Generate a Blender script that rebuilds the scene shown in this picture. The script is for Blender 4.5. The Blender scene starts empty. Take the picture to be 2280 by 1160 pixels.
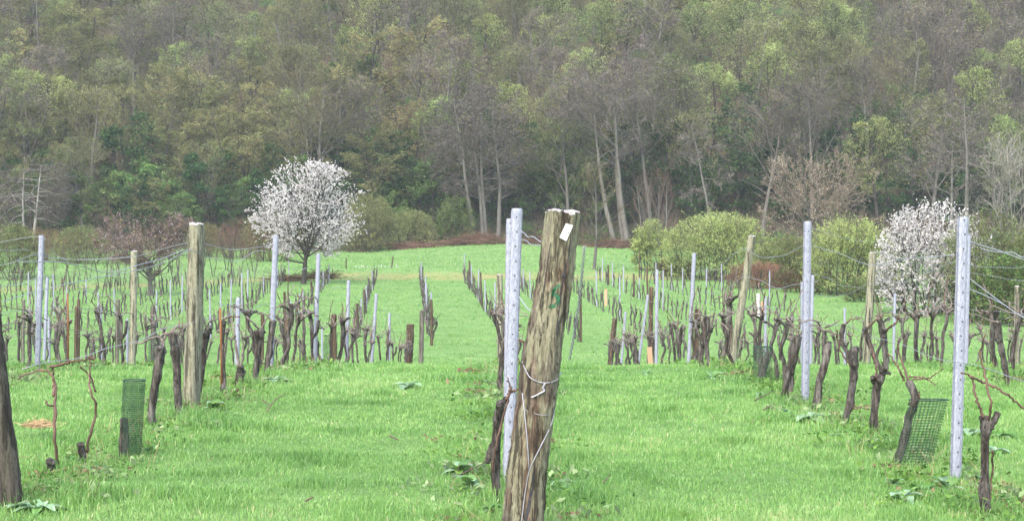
import bpy, math, random
import numpy as np
from math import radians as RAD
C = bpy.context.scene
COL = C.collection
F = 3778.0; CX = 1140.0; HY = 515.0; CZ = 1.70     # pinhole of the photograph in its own pixels

# ---------------------------------------------------------------- terrain
_zp = [(-90,.5),(0,0),(14,0),(19,-.01),(23,-.13),(30,-.76),(40,-1.6),(50,-2.4),(56,-2.8),(62,-2.98),(70,-2.9),
       (90,-2.38),(117,-1.72),(121,-1.5),(126,-1.15),(150,-.5),(168,.1),(174,.9),(182,4.0),(190,8.0),(215,21),(260,44),(320,66),(430,74)]
_ys = np.arange(-90, 430.01, .25)
_zs = np.interp(_ys, [p[0] for p in _zp], [p[1] for p in _zp])
_k = np.hanning(15); _k /= _k.sum()
_zs = np.convolve(np.pad(_zs, 7, mode='edge'), _k, 'valid')
def gz(x, y):
    x = np.asarray(x, float); y = np.asarray(y, float)
    z = np.interp(y, _ys, _zs)
    z = z + .025*np.sin(x*.9+y*.37)*np.sin(y*.53-x*.21) + .012*np.sin(x*2.3+1)*np.sin(y*1.9)
    z = z + np.clip((y-128)/25,0,1)*(.28*np.sin(x*.10+1.)+.2*np.sin(x*.23+y*.05))
    hill = np.clip((y-172)/25, 0, 1)
    z = z + hill*(1.8*np.sin(x*.045+.6)+.9*np.sin(x*.13+y*.05)+.5*np.sin(x*.31-y*.17))
    return z
def P(px, py, d):
    return np.array([(px-CX)/F*d, d, CZ-(py-HY)/F*d])

# ---------------------------------------------------------------- mesh building
class MB:
    def __init__(s): s.v=[]; s.f=[]; s.n=0; s.tint=[]
    def add(s, V, faces, mat=0, tint=None, smooth=False):
        V = np.asarray(V, float).reshape(-1,3)
        for Fc in (faces if isinstance(faces, list) else [faces]):
            Fc = np.asarray(Fc, np.int64)
            if len(Fc): s.f.append((Fc+s.n, mat, smooth))
        s.v.append(V)
        s.tint.append(np.zeros(len(V)) if tint is None else np.broadcast_to(np.asarray(tint,float),(len(V),)))
        s.n += len(V)
    def build(s, name, mats, parent=None, loc=None, link=True):
        me = bpy.data.meshes.new(name)
        V = np.concatenate(s.v) if s.v else np.zeros((0,3))
        if loc is not None: V = V-np.asarray(loc)
        me.vertices.add(len(V)); me.vertices.foreach_set('co', V.astype(np.float32).ravel())
        tot=[]; idx=[]; mi=[]; sm=[]
        for Fc,m,sh in s.f:
            idx.append(Fc.ravel()); tot.append(np.full(len(Fc),Fc.shape[1])); mi.append(np.full(len(Fc),m)); sm.append(np.full(len(Fc),sh))
        idx=np.concatenate(idx); tot=np.concatenate(tot)
        me.loops.add(len(idx)); me.loops.foreach_set('vertex_index', idx.astype(np.int32))
        me.polygons.add(len(tot)); st=np.concatenate([[0],np.cumsum(tot)[:-1]])
        me.polygons.foreach_set('loop_start', st.astype(np.int32))
        me.polygons.foreach_set('material_index', np.concatenate(mi).astype(np.int32))
        me.polygons.foreach_set('use_smooth', np.concatenate(sm).astype(bool))
        a = me.attributes.new('tint','FLOAT','POINT'); a.data.foreach_set('value', np.concatenate(s.tint).astype(np.float32))
        me.update(calc_edges=True)
        for m in (mats if isinstance(mats,(list,tuple)) else [mats]): me.materials.append(m)
        o = bpy.data.objects.new(name, me)
        if link: COL.objects.link(o)
        if parent is not None: o.parent = parent
        if loc is not None and parent is None: o.location = loc
        return o

def frames(D):
    D = D/np.maximum(np.linalg.norm(D,axis=1,keepdims=True),1e-9)
    ref = np.where(np.abs(D[:,2:3])<.9, np.array([[0,0,1.]]), np.array([[1.,0,0]]))
    U = np.cross(D,ref); U /= np.maximum(np.linalg.norm(U,axis=1,keepdims=True),1e-9)
    return D, U, np.cross(D,U)
def segs(mb, P0, P1, R0, R1, k, mat=0, tint=None):
    P0=np.asarray(P0,float); P1=np.asarray(P1,float); n=len(P0)
    if not n: return
    D,U,W = frames(P1-P0)
    a = np.arange(k)*2*np.pi/k
    ring = np.cos(a)[None,:,None]*U[:,None]+np.sin(a)[None,:,None]*W[:,None]
    V = np.concatenate([P0[:,None]+ring*np.asarray(R0)[:,None,None], P1[:,None]+ring*np.asarray(R1)[:,None,None]],1)
    j = np.arange(k); q = np.stack([j,(j+1)%k,k+(j+1)%k,k+j],1)
    Fq = (np.arange(n)*2*k)[:,None,None]+q[None]
    mb.add(V, Fq.reshape(-1,4), mat, None if tint is None else np.repeat(tint,2*k), True)
def spikes(mb, P0, P1, w, rng, mat=0, tint=None):
    P0=np.asarray(P0,float); P1=np.asarray(P1,float); n=len(P0)
    if not n: return
    D,U,W = frames(P1-P0); a = rng.uniform(0,2*np.pi,n)[:,None]
    S = (np.cos(a)*U+np.sin(a)*W)*np.broadcast_to(np.asarray(w,float),(n,))[:,None]*.5
    V = np.stack([P0-S,P0+S,P1+S*.45,P1-S*.45],1)
    mb.add(V, np.arange(n*4).reshape(-1,4), mat, None if tint is None else np.repeat(tint,4))
def leaves(mb, Cn, size, rng, mat=0, tint=None, flat=0.0, asp=.6):
    Cn=np.asarray(Cn,float); n=len(Cn)
    if not n: return
    A = rng.normal(size=(n,3)); A[:,2]*=(1-flat*.7); A/=np.linalg.norm(A,axis=1,keepdims=True)
    B = rng.normal(size=(n,3)); B[:,2]*=(1-flat*.7); B -= (B*A).sum(1,keepdims=True)*A; B/=np.maximum(np.linalg.norm(B,axis=1,keepdims=True),1e-6)
    s = (np.broadcast_to(np.asarray(size,float),(n,))*rng.uniform(.65,1.35,n))[:,None]
    V = np.stack([Cn+A*s*.5, Cn+B*s*.5*asp+A*s*.08, Cn-A*s*.5, Cn-B*s*.5*asp+A*s*.08],1)
    mb.add(V, np.arange(n*4).reshape(-1,4), mat, None if tint is None else np.repeat(tint,4))
def smooth_path(pts, n):
    """Catmull-Rom through rows of pts (any number of columns), n samples."""
    p = np.asarray(pts,float); m=len(p)
    if m==2:
        t=np.linspace(0,1,n)[:,None]; return p[0]*(1-t)+p[1]*t
    q = np.vstack([2*p[0]-p[1],p,2*p[-1]-p[-2]])
    t=np.linspace(0,m-1-1e-6,n); i=t.astype(int); u=(t-i)[:,None]
    a,b,c,d=q[i],q[i+1],q[i+2],q[i+3]
    return .5*((2*b)+(-a+c)*u+(2*a-5*b+4*c-d)*u*u+(-a+3*b-3*c+d)*u**3)
def tube(mb, path, rad, k=8, mat=0, rough=0, rng=None, cap=True, knob=0, tint=None):
    path=np.asarray(path,float); n=len(path); rad=np.broadcast_to(np.asarray(rad,float),(n,))
    T=np.gradient(path,axis=0); T/=np.maximum(np.linalg.norm(T,axis=1,keepdims=True),1e-9)
    U=np.zeros_like(T); ref=np.array([1.,0,0]) if abs(T[0,0])<.9 else np.array([0,1.,0])
    u=ref-(ref@T[0])*T[0]; u/=np.linalg.norm(u)
    for i in range(n):
        u=u-(u@T[i])*T[i]; u/=max(np.linalg.norm(u),1e-9); U[i]=u
    W=np.cross(T,U); a=np.arange(k)*2*np.pi/k
    R=np.repeat(rad[:,None],k,1)
    if rough:
        g=rng.normal(size=(n,k)); g=(g+np.roll(g,1,0)+np.roll(g,-1,0))/1.7
        ridge=np.repeat(rng.normal(size=(1,k)),n,0)
        R=R*(1+rough*(.6*g+.6*ridge))
    if knob:
        for _ in range(knob):
            i0=rng.uniform(.05,.98)*n; a0=rng.uniform(0,2*np.pi)
            bump=np.exp(-((np.arange(n)-i0)/max(1.,n*.045))**2)[:,None]*np.exp(-(np.minimum(abs(a-a0),2*np.pi-abs(a-a0))/.8)**2)[None]
            R=R*(1+rng.uniform(.15,.45)*bump)
    V=path[:,None]+(np.cos(a)[None,:,None]*U[:,None]+np.sin(a)[None,:,None]*W[:,None])*R[:,:,None]
    j=np.arange(k); q=np.stack([j,(j+1)%k,k+(j+1)%k,k+j],1)
    Fq=(np.arange(n-1)*k)[:,None,None]+q[None]
    V=V.reshape(-1,3); fs=[Fq.reshape(-1,4)]
    if cap:
        V=np.vstack([V,path[-1]+T[-1]*rad[-1]*.25,path[0]])
        fs.append(np.stack([(n-1)*k+j,(n-1)*k+(j+1)%k,np.full(k,n*k)],1)); fs.append(np.stack([(j+1)%k,j,np.full(k,n*k+1)],1))
    mb.add(V, fs, mat, tint, True)
def box(mb, c, s, mat=0, rz=0):
    c=np.asarray(c,float); h=np.asarray(s,float)/2
    V=np.array([[x,y,z] for z in(-1,1) for y in(-1,1) for x in(-1,1)],float)*h
    if rz: V=V@np.array([[math.cos(rz),math.sin(rz),0],[-math.sin(rz),math.cos(rz),0],[0,0,1]])
    mb.add(V+c, np.array([[0,2,3,1],[4,5,7,6],[0,1,5,4],[2,6,7,3],[0,4,6,2],[1,3,7,5]]), mat)

# ---------------------------------------------------------------- objects
def tag(o, label=None, cat=None, group=None, kind=None):
    if label: o['label']=label
    if cat: o['category']=cat
    if group: o['group']=group
    if kind: o['kind']=kind
    return o
def empty(name, loc, label, cat, group=None, rz=0):
    o=bpy.data.objects.new(name,None); COL.objects.link(o); o.location=loc; o.rotation_euler=(0,0,rz); o.empty_display_size=.2
    return tag(o,label,cat,group)
_kids={}
def reg(root, *ch): _kids.setdefault(root.name,[]).extend(ch)
def dup(root, loc, rz=0, sc=(1,1,1), label=None, group=None, tilt=(0,0)):
    r=root.copy(); COL.objects.link(r); r.location=loc; r.rotation_euler=(tilt[0],tilt[1],rz); r.scale=sc
    if label: r['label']=label
    if group: r['group']=group
    for c in _kids.get(root.name,[]):
        k=c.copy(); COL.objects.link(k); k.parent=r
        for g in _kids.get(c.name,[]):
            h=g.copy(); COL.objects.link(h); h.parent=k
    return r
ORD=['first','second','third','fourth','fifth','sixth','seventh','eighth','ninth','tenth','eleventh','twelfth','thirteenth','fourteenth','fifteenth','sixteenth','seventeenth','eighteenth','nineteenth','twentieth',
     'twenty first','twenty second','twenty third','twenty fourth','twenty fifth','twenty sixth','twenty seventh','twenty eighth','twenty ninth','thirtieth','thirty first','thirty second','thirty third','thirty fourth']

# ---------------------------------------------------------------- materials
def s2l(c): return tuple(((x/255/12.92) if x/255<=.04045 else ((x/255+.055)/1.055)**2.4) for x in c)+(1,)
class NT:
    def __init__(s,name):
        s.m=bpy.data.materials.new(name); s.m.use_nodes=True; s.t=s.m.node_tree; s.t.nodes.clear()
        s.out=s.t.nodes.new('ShaderNodeOutputMaterial')
    def n(s,typ,**kw):
        nd=s.t.nodes.new('ShaderNode'+typ)
        for k,v in kw.items():
            if k.startswith('i_'):
                nd.inputs[int(k[2:])].default_value=v
            else: setattr(nd,k,v)
        return nd
    def l(s,a,b): s.t.links.new(a,b)
    def noise(s,scale,detail=4,rough=.6,stretch=(1,1,1),coord='Object',off=(0,0,0)):
        tc=s.n('TexCoord'); mp=s.n('Mapping'); mp.inputs['Scale'].default_value=stretch; mp.inputs['Location'].default_value=off
        s.l(tc.outputs[coord],mp.inputs['Vector']); nz=s.n('TexNoise'); nz.inputs['Scale'].default_value=scale; nz.inputs['Detail'].default_value=detail; nz.inputs['Roughness'].default_value=rough
        s.l(mp.outputs[0],nz.inputs['Vector']); return nz.outputs['Fac']
    def ramp(s,fac,stops):
        r=s.n('ValToRGB'); el=r.color_ramp.elements
        while len(el)<len(stops): el.new(.5)
        for e,(p,c) in zip(el,stops): e.position=p; e.color=c if len(c)==4 else tuple(c)+(1,)
        s.l(fac,r.inputs[0]); return r.outputs[0]
    def mix(s,fac,a,b,blend='MIX'):
        m=s.n('Mix',data_type='RGBA',blend_type=blend)
        for v,i in ((fac,0),(a,6),(b,7)):
            if hasattr(v,'links'): s.l(v,m.inputs[i])
            elif i: m.inputs[i].default_value=v if len(v)==4 else tuple(v)+(1,)
            else: m.inputs[0].default_value=v
        return m.outputs[2]
    def math(s,op,a,b=0.):
        m=s.n('Math',operation=op)
        for v,i in ((a,0),(b,1)):
            if hasattr(v,'links'): s.l(v,m.inputs[i])
            else: m.inputs[i].default_value=v
        return m.outputs[0]
    def smooth(s,v,lo,hi):
        m=s.n('MapRange',interpolation_type='SMOOTHSTEP'); s.l(v,m.inputs[0]); m.inputs[1].default_value=lo; m.inputs[2].default_value=hi; return m.outputs[0]
    def hsv(s,col,h=0,sat=0,val=0):
        """per-object and per-tint variation"""
        oi=s.n('ObjectInfo'); at=s.n('Attribute',attribute_name='tint'); hs=s.n('HueSaturation')
        s.l(col,hs.inputs['Color'])
        s.l(s.math('ADD',.5-h/2,s.math('MULTIPLY',oi.outputs['Random'],h)),hs.inputs['Hue'])
        wn=s.n('TexWhiteNoise',noise_dimensions='1D'); s.l(oi.outputs['Random'],wn.inputs['W'])
        s.l(s.math('ADD',1-val/2,s.math('ADD',s.math('MULTIPLY',wn.outputs['Value'],val),s.math('MULTIPLY',at.outputs['Fac'],.35))),hs.inputs['Value'])
        return hs.outputs[0]
    def bump(s,h,strength,dist=.01):
        b=s.n('Bump'); b.inputs['Strength'].default_value=strength; b.inputs['Distance'].default_value=dist; s.l(h,b.inputs['Height']); return b.outputs[0]
    def principled(s,col,rough=.8,metal=0,normal=None,spec=.4):
        p=s.n('BsdfPrincipled'); p.inputs['Roughness'].default_value=rough; p.inputs['Metallic'].default_value=metal; p.inputs['Specular IOR Level'].default_value=spec
        if hasattr(col,'links'): s.l(col,p.inputs['Base Color'])
        else: p.inputs['Base Color'].default_value=col
        if normal is not None: s.l(normal,p.inputs['Normal'])
        s.l(p.outputs[0],s.out.inputs[0]); return p
    def leafy(s,col,trans=.35,up=0.,gloss=0.):
        d=s.n('BsdfDiffuse'); t=s.n('BsdfTranslucent'); mx=s.n('MixShader'); mx.inputs[0].default_value=trans
        s.l(col,d.inputs[0]); s.l(col,t.inputs[0]); s.l(d.outputs[0],mx.inputs[1]); s.l(t.outputs[0],mx.inputs[2])
        if up:
            g=s.n('NewGeometry'); v=s.n('VectorMath',operation='SCALE'); v.inputs['Scale'].default_value=1-up; s.l(g.outputs['Normal'],v.inputs[0])
            a=s.n('VectorMath',operation='ADD'); s.l(v.outputs[0],a.inputs[0]); a.inputs[1].default_value=(0,0,up)
            nn=s.n('VectorMath',operation='NORMALIZE'); s.l(a.outputs[0],nn.inputs[0]); s.l(nn.outputs[0],d.inputs['Normal'])
        last=mx.outputs[0]
        if gloss:
            gl=s.n('BsdfGlossy'); gl.inputs['Roughness'].default_value=.35; m2=s.n('MixShader'); m2.inputs[0].default_value=gloss
            s.l(last,m2.inputs[1]); s.l(gl.outputs[0],m2.inputs[2]); last=m2.outputs[0]
        s.l(last,s.out.inputs[0])
def foliage(name, a, b, h=.03, val=.5, scale=.6, trans=.35):
    m=NT(name); c=m.ramp(m.noise(scale,3),[(.35,a),(.65,b)]); m.leafy(m.hsv(c,h,0,val),trans); return m.m
def bark(name, a, b, scale=8, stretch=(1,1,.25), rough=.9, bump=.6, val=.3, dist=.02):
    m=NT(name); f=m.noise(scale,6,.7,stretch); c=m.ramp(f,[(.3,a),(.7,b)]); m.principled(m.hsv(c,.0,0,val),rough,normal=m.bump(f,bump,dist),spec=.2); return m.m
M={}
# vegetation albedos
M['trunk_grey']=bark('grey bark',(.045,.042,.036),(.13,.125,.11),3)
M['trunk_lichen']=bark('lichen pale bark',(.14,.137,.125),(.28,.27,.25),3)
M['trunk_dark']=bark('dark bark',(.016,.014,.012),(.05,.045,.038),3)
M['trunk_pale']=bark('pale bark',(.065,.061,.052),(.15,.143,.125),3)
M['twig_brown']=foliage('pinkish brown twigs',(.10,.075,.058),(.19,.145,.115),.01,.3,.4,0.)
M['twig_purple']=foliage('purple brown twigs',(.055,.047,.043),(.11,.095,.087),.02,.4,.4,0.)
M['twig_olive']=foliage('olive twigs',(.055,.052,.03),(.10,.09,.052),.02,.4,.4,0.)
M['twig_pale']=foliage('pale lichen twigs',(.14,.13,.115),(.24,.23,.2),.01,.3,.4,0.)
M['twig_red']=foliage('reddish twigs',(.075,.045,.034),(.135,.082,.06),.01,.3,.4,0.)
M['bud_olive']=foliage('olive yellow buds',(.125,.15,.054),(.20,.225,.092),.05,.5,.5)
M['bud_bronze']=foliage('bronze buds',(.14,.11,.05),(.20,.16,.07),.03,.4,.5)
M['bud_purple']=foliage('purple brown buds',(.085,.077,.066),(.15,.136,.12),.02,.4,.5,.2)
M['bud_tan']=foliage('tan twig tips',(.19,.165,.125),(.30,.26,.20),.02,.3,.5,.2)
M['bud_pink']=foliage('dull pink buds',(.085,.062,.058),(.15,.11,.102),.02,.3,.5,.2)
M['leaf_lime']=foliage('lime young leaves',(.18,.25,.075),(.295,.365,.14),.03,.4,.5)
M['leaf_green']=foliage('mid green leaves',(.055,.12,.032),(.125,.20,.058),.03,.5,.5)
M['leaf_dark']=foliage('dark ivy leaves',(.014,.04,.016),(.035,.08,.028),.02,.4,.5)
M['leaf_litter']=foliage('brown leaf litter',(.05,.035,.02),(.10,.07,.04),.02,.3,.5)
M['leaf_brown']=foliage('dry red brown leaves',(.16,.09,.06),(.27,.155,.105),.02,.3,.5)
M['blossom']=foliage('white blossom',(.49,.47,.465),(.60,.58,.57),0,.05,1,.3)
M['blossom_pink']=foliage('pink blossom',(.30,.21,.22),(.42,.33,.34),.02,.2,1,.3)
# ---------------------------------------------------------------- trees
def skel(rng, stems, spec, env=None):
    """stems: [(p,d,L,r)]; spec per level: n segs, ch children, t0, ang(lo,hi), lr, rr, wob, up. env: (centre, radii) crown ellipsoid."""
    out=[]; stack=[(np.array(p,float),np.array(d,float)/np.linalg.norm(d),L,r,0,i,0) for i,(p,d,L,r) in enumerate(stems)]; nb=[0]
    while stack:
        p,d,L,r,lv,sid,bid=stack.pop(); s=spec[lv]; n=s['n']; pts=[p]; ds=[]; dd=d.copy()
        for i in range(n):
            dd=dd+rng.normal(size=3)*s['wob']; dd[2]+=s['up']; dd/=np.linalg.norm(dd); ds.append(dd.copy())
            p=p+dd*(L/n); pts.append(p)
        tp=s.get('taper',.25)
        for i in range(n):
            out.append((pts[i],pts[i+1],r*(1-(1-tp)*i/n),r*(1-(1-tp)*(i+1)/n),lv,sid,bid))
        if lv+1<len(spec):
            c=spec[lv+1]; k=s['ch']; k=max(1,int(round(k*rng.uniform(.75,1.25))))
            az0=rng.uniform(0,6.28)
            for j in range(k):
                t=s['t0']+(1-s['t0'])*((j+rng.uniform(.1,.9))/k); i=min(int(t*n),n-1); q=pts[i]+(pts[i+1]-pts[i])*(t*n-i)
                a=RAD(rng.uniform(*s['ang'])); az=az0+j*2.4+rng.uniform(-.5,.5)
                D,U,W=frames(ds[i][None]); 
                nd=D[0]*math.cos(a)+(U[0]*math.cos(az)+W[0]*math.sin(az))*math.sin(a)
                if s.get('flat'): nd[2]*=s['flat']; nd/=np.linalg.norm(nd)
                LL=L*s['lr']*rng.uniform(.7,1.2)
                if env is not None:
                    o=(q-env[0])/env[1]; e=nd/env[1]; A=e@e; B=o@e; Cc=o@o-1; disc=B*B-A*Cc
                    if disc>0:
                        ex=(-B+math.sqrt(disc))/A
                        if ex<=0: continue
                        if lv==0: LL=ex*rng.uniform(.72,1.08)
                        else: LL=min(LL,ex*rng.uniform(.9,1.15)+.012*env[1][2]*rng.exponential()*4*(lv==len(spec)-2))
                    elif lv>0: continue
                    else: LL*=.5
                if lv==(0 if len(stems)<9 else -1): nb[0]+=1; nbid=nb[0]
                else: nbid=bid if len(stems)<9 else sid
                stack.append((q,nd,LL,max(r*(1-(1-tp)*t)*s['rr'],.004),lv+1,sid,nbid))
    return out
def split(out, lo, hi):
    s=[x for x in out if lo<=x[4]<=hi]
    if not s: return [np.zeros((0,3))]*2+[np.zeros(0)]*2
    return np.array([x[0] for x in s]),np.array([x[1] for x in s]),np.array([x[2] for x in s]),np.array([x[3] for x in s])

def make_tree(name, label, cat, seed, stems, spec, env, mats, leaf=None, trunk_to=1, twig_w=(.05,.03), group=None, extra=None, stub=0):
    """mats=(trunk,twig); leaf=[(mat,count per twig,size,flat)], extra=[(name,mat,count,size)] -> thing > trunk, crown (> blossom)"""
    rng=np.random.default_rng(seed)
    o=skel(rng,stems,spec,env); root=empty(name,(0,0,0),label,cat,group)
    single=len(stems)>8; cm=[mats[1]]; last=len(spec)-1
    for sid in range(len(stems) if not single else 0):
        os_=[x for x in o if x[5]==sid]; mb=MB(); a,b,r0,r1=split(os_,0,0); segs(mb,a,b,r0,r1,7); a,b,r0,r1=split(os_,1,trunk_to); segs(mb,a,b,r0,r1,4)
        reg(root,mb.build('trunk',mats[0],root))
    mb=MB()
    if single: cm.append(mats[0]); a,b,r0,r1=split(o,0,trunk_to); segs(mb,a,b,r0,r1,4,1)
    for lv in range(trunk_to+1,last+1):
        a,b,r0,r1=split(o,lv,lv); w=twig_w[0] if lv<last else twig_w[1]
        tn=np.repeat(rng.uniform(-.6,.6,len(a)//spec[lv]['n']+1),spec[lv]['n'])[:len(a)]
        spikes(mb,a,b,w*(1-.3*(lv==last)),rng,0,tn)
    a,b,_,_=split(o,last,last); bid=np.array([x[6] for x in o if x[4]==last]); nbid=int(bid.max())+1 if len(bid) else 1
    dens=rng.uniform(.35,1.,nbid); tb=rng.normal(size=nbid)*.5; pw=dens[bid]; pw=pw/pw.sum()
    for mt,cnt,size,flat in (leaf or []):
        if mt not in cm: cm.append(mt)
        n=int(len(a)*cnt); i=rng.choice(len(a),n,p=pw); t_=rng.uniform(.1,1.1,n)[:,None]
        pts=a[i]*(1-t_)+b[i]*t_+rng.normal(size=(n,3))*size*.5
        leaves(mb,pts,size,rng,cm.index(mt),np.clip(tb[bid[i]]+rng.uniform(-1,1,n)*.5,-1.3,1.4),flat)
    cr=mb.build('crown' if not single else 'foliage',cm,root); reg(root,cr)
    for nm,mt,n,size in (extra or []):
        i=rng.integers(0,len(a),n); t_=rng.uniform(.2,1.1,n)[:,None]; pts=a[i]*(1-t_)+b[i]*t_+rng.normal(size=(n,3))*size*.3
        mb=MB(); leaves(mb,pts,size,rng,0,rng.uniform(-.3,.3,n),0,.9); leaves(mb,pts,size,rng,0,rng.uniform(-.3,.3,n),0,.9)
        e=mb.build(nm,mt,cr); reg(cr,e)
    return root
def place(root,x,y,rz=0,sc=1.,label=None,group=None,zo=-.1,sz=None):
    root.location=(x,y,float(gz(x,y))+zo); root.rotation_euler=(0,0,rz); root.scale=(sc,sc,sz or sc)
    if label: root['label']=label
    if group: root['group']=group
    return root
def at(px,d): return ((px-CX)/F*d, d)

def forest_spec(kind):
    if kind=='layer':   # wide, flat horizontal sprays
        return [dict(n=6,ch=20,t0=.22,ang=(50,88),lr=.6,rr=.38,wob=.08,up=.05),
                dict(n=4,ch=8,t0=.25,ang=(25,60),lr=.5,rr=.5,wob=.13,up=.0,flat=.35),
                dict(n=2,ch=8,t0=.15,ang=(20,60),lr=.5,rr=.5,wob=.18,up=-.02,flat=.4),
                dict(n=1,ch=0,t0=.2,ang=(20,60),lr=.5,rr=.5,wob=.2,up=.0)]
    if kind=='up':      # ascending bare crown
        return [dict(n=7,ch=15,t0=.38,ang=(28,62),lr=.5,rr=.4,wob=.05,up=.04),
                dict(n=4,ch=8,t0=.25,ang=(25,55),lr=.45,rr=.5,wob=.12,up=.06),
                dict(n=2,ch=12,t0=.1,ang=(20,60),lr=.55,rr=.5,wob=.18,up=.05),
                dict(n=1,ch=0,t0=.2,ang=(20,60),lr=.5,rr=.5,wob=.2,up=.0)]
    if kind=='shrub':
        return [dict(n=4,ch=10,t0=.02,ang=(25,80),lr=.5,rr=.45,wob=.12,up=.04),
                dict(n=3,ch=7,t0=.15,ang=(20,60),lr=.5,rr=.5,wob=.15,up=.03),
                dict(n=1,ch=0,t0=.1,ang=(10,45),lr=.62,rr=.5,wob=.15,up=.25)]
PROTO={}
def forest_proto(key, n, kind, H, W, mats, leaf, seed, low=.45, tr=.22, tw=(.07,.035)):
    for i in range(n):
        rng=np.random.default_rng(seed+i); h=H*rng.uniform(.9,1.1)
        env=(np.array([0,0,h*(low+(1-low)*.5)]),np.array([W*rng.uniform(.9,1.1),W*rng.uniform(.9,1.1),h*(1-low)*.52]))
        spec=forest_spec(kind); spec[0]['t0']=low*.85
        r=make_tree(dict(layer='budding_tree',up='bare_tree')[kind] if key not in('green','ivy','lime') else dict(green='leafy_tree',ivy='ivy_tree',lime='lime_tree')[key],
            'x','tree',seed+i,[((0,0,-.6),(rng.normal()*.06,rng.normal()*.06,1),h*.96,tr)],spec,env,mats,leaf,1,tw)
        PROTO.setdefault(key,[]).append(r)
forest_proto('olive',3,'layer',11,4.4,(M['trunk_dark'],M['twig_olive']),[(M['bud_olive'],6.2,.17,.75),(M['bud_bronze'],1.8,.16,.6)],100,.18)
forest_proto('bronze',2,'layer',11,4.2,(M['trunk_dark'],M['twig_purple']),[(M['bud_bronze'],3.2,.19,.7),(M['bud_olive'],3.4,.19,.7)],120,.2)
forest_proto('lime',2,'up',12,3.8,(M['trunk_dark'],M['twig_olive']),[(M['leaf_lime'],4.2,.14,.4),(M['bud_olive'],2.2,.14,.2)],140,.3)
forest_proto('purple',4,'up',14,4.2,(M['trunk_pale'],M['twig_purple']),[(M['bud_bronze'],.5,.14,.2),(M['bud_olive'],.5,.14,.2),(M['bud_purple'],1.6,.16,.2)],160,.38)
forest_proto('oliveup',3,'up',13,4.0,(M['trunk_grey'],M['twig_olive']),[(M['bud_olive'],3.0,.15,.4),(M['bud_purple'],1.,.14,.2)],180,.33)
forest_proto('green',2,'layer',6.5,3.2,(M['trunk_dark'],M['twig_olive']),[(M['leaf_green'],5.5,.21,.7),(M['leaf_lime'],.9,.2,.7)],200,.1,.13)
forest_proto('ivy',2,'layer',7.5,2.4,(M['trunk_dark'],M['twig_olive']),[(M['leaf_dark'],4.6,.23,.3),(M['leaf_green'],1.1,.2,.5)],220,.06,.15)
FLAB={'olive':('olive budding trees of the wooded hillside','spreading olive yellow tree in bud on the wooded hillside'),
 'bronze':('bronze budding trees of the wooded hillside','spreading tree with bronze brown buds on the wooded hillside'),
 'lime':('lime green trees of the wooded hillside','tree with fresh lime green leaves on the wooded hillside'),
 'purple':('bare purplish trees of the wooded hillside','tall bare tree with purplish brown twigs on the wooded hillside'),
 'oliveup':('tall olive trees of the wooded hillside','tall upright tree with sparse olive buds on the wooded hillside'),
 'green':('leafy green trees of the wooded hillside','low leafy bright green tree under the bare crowns of the wood'),
 'ivy':('dark ivy trees of the wooded hillside','dark evergreen ivy covered tree low in the wood')}
used=set()
def plant(key, x, y, rng, sc=1.):
    pr=PROTO[key]; i=rng.integers(len(pr)); root=pr[i]; g,l=FLAB[key]
    s=sc*rng.uniform(.85,1.15); rz=rng.uniform(0,6.28); sz=s*rng.uniform(.9,1.12); z=float(gz(x,y))-.1
    if (key,i) not in used:
        used.add((key,i)); return place(root,x,y,rz,s,l,g,sz=sz)
    return dup(root,(x,y,z),rz,(s,s,sz),l,g,(rng.normal()*.03,rng.normal()*.03))
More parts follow.
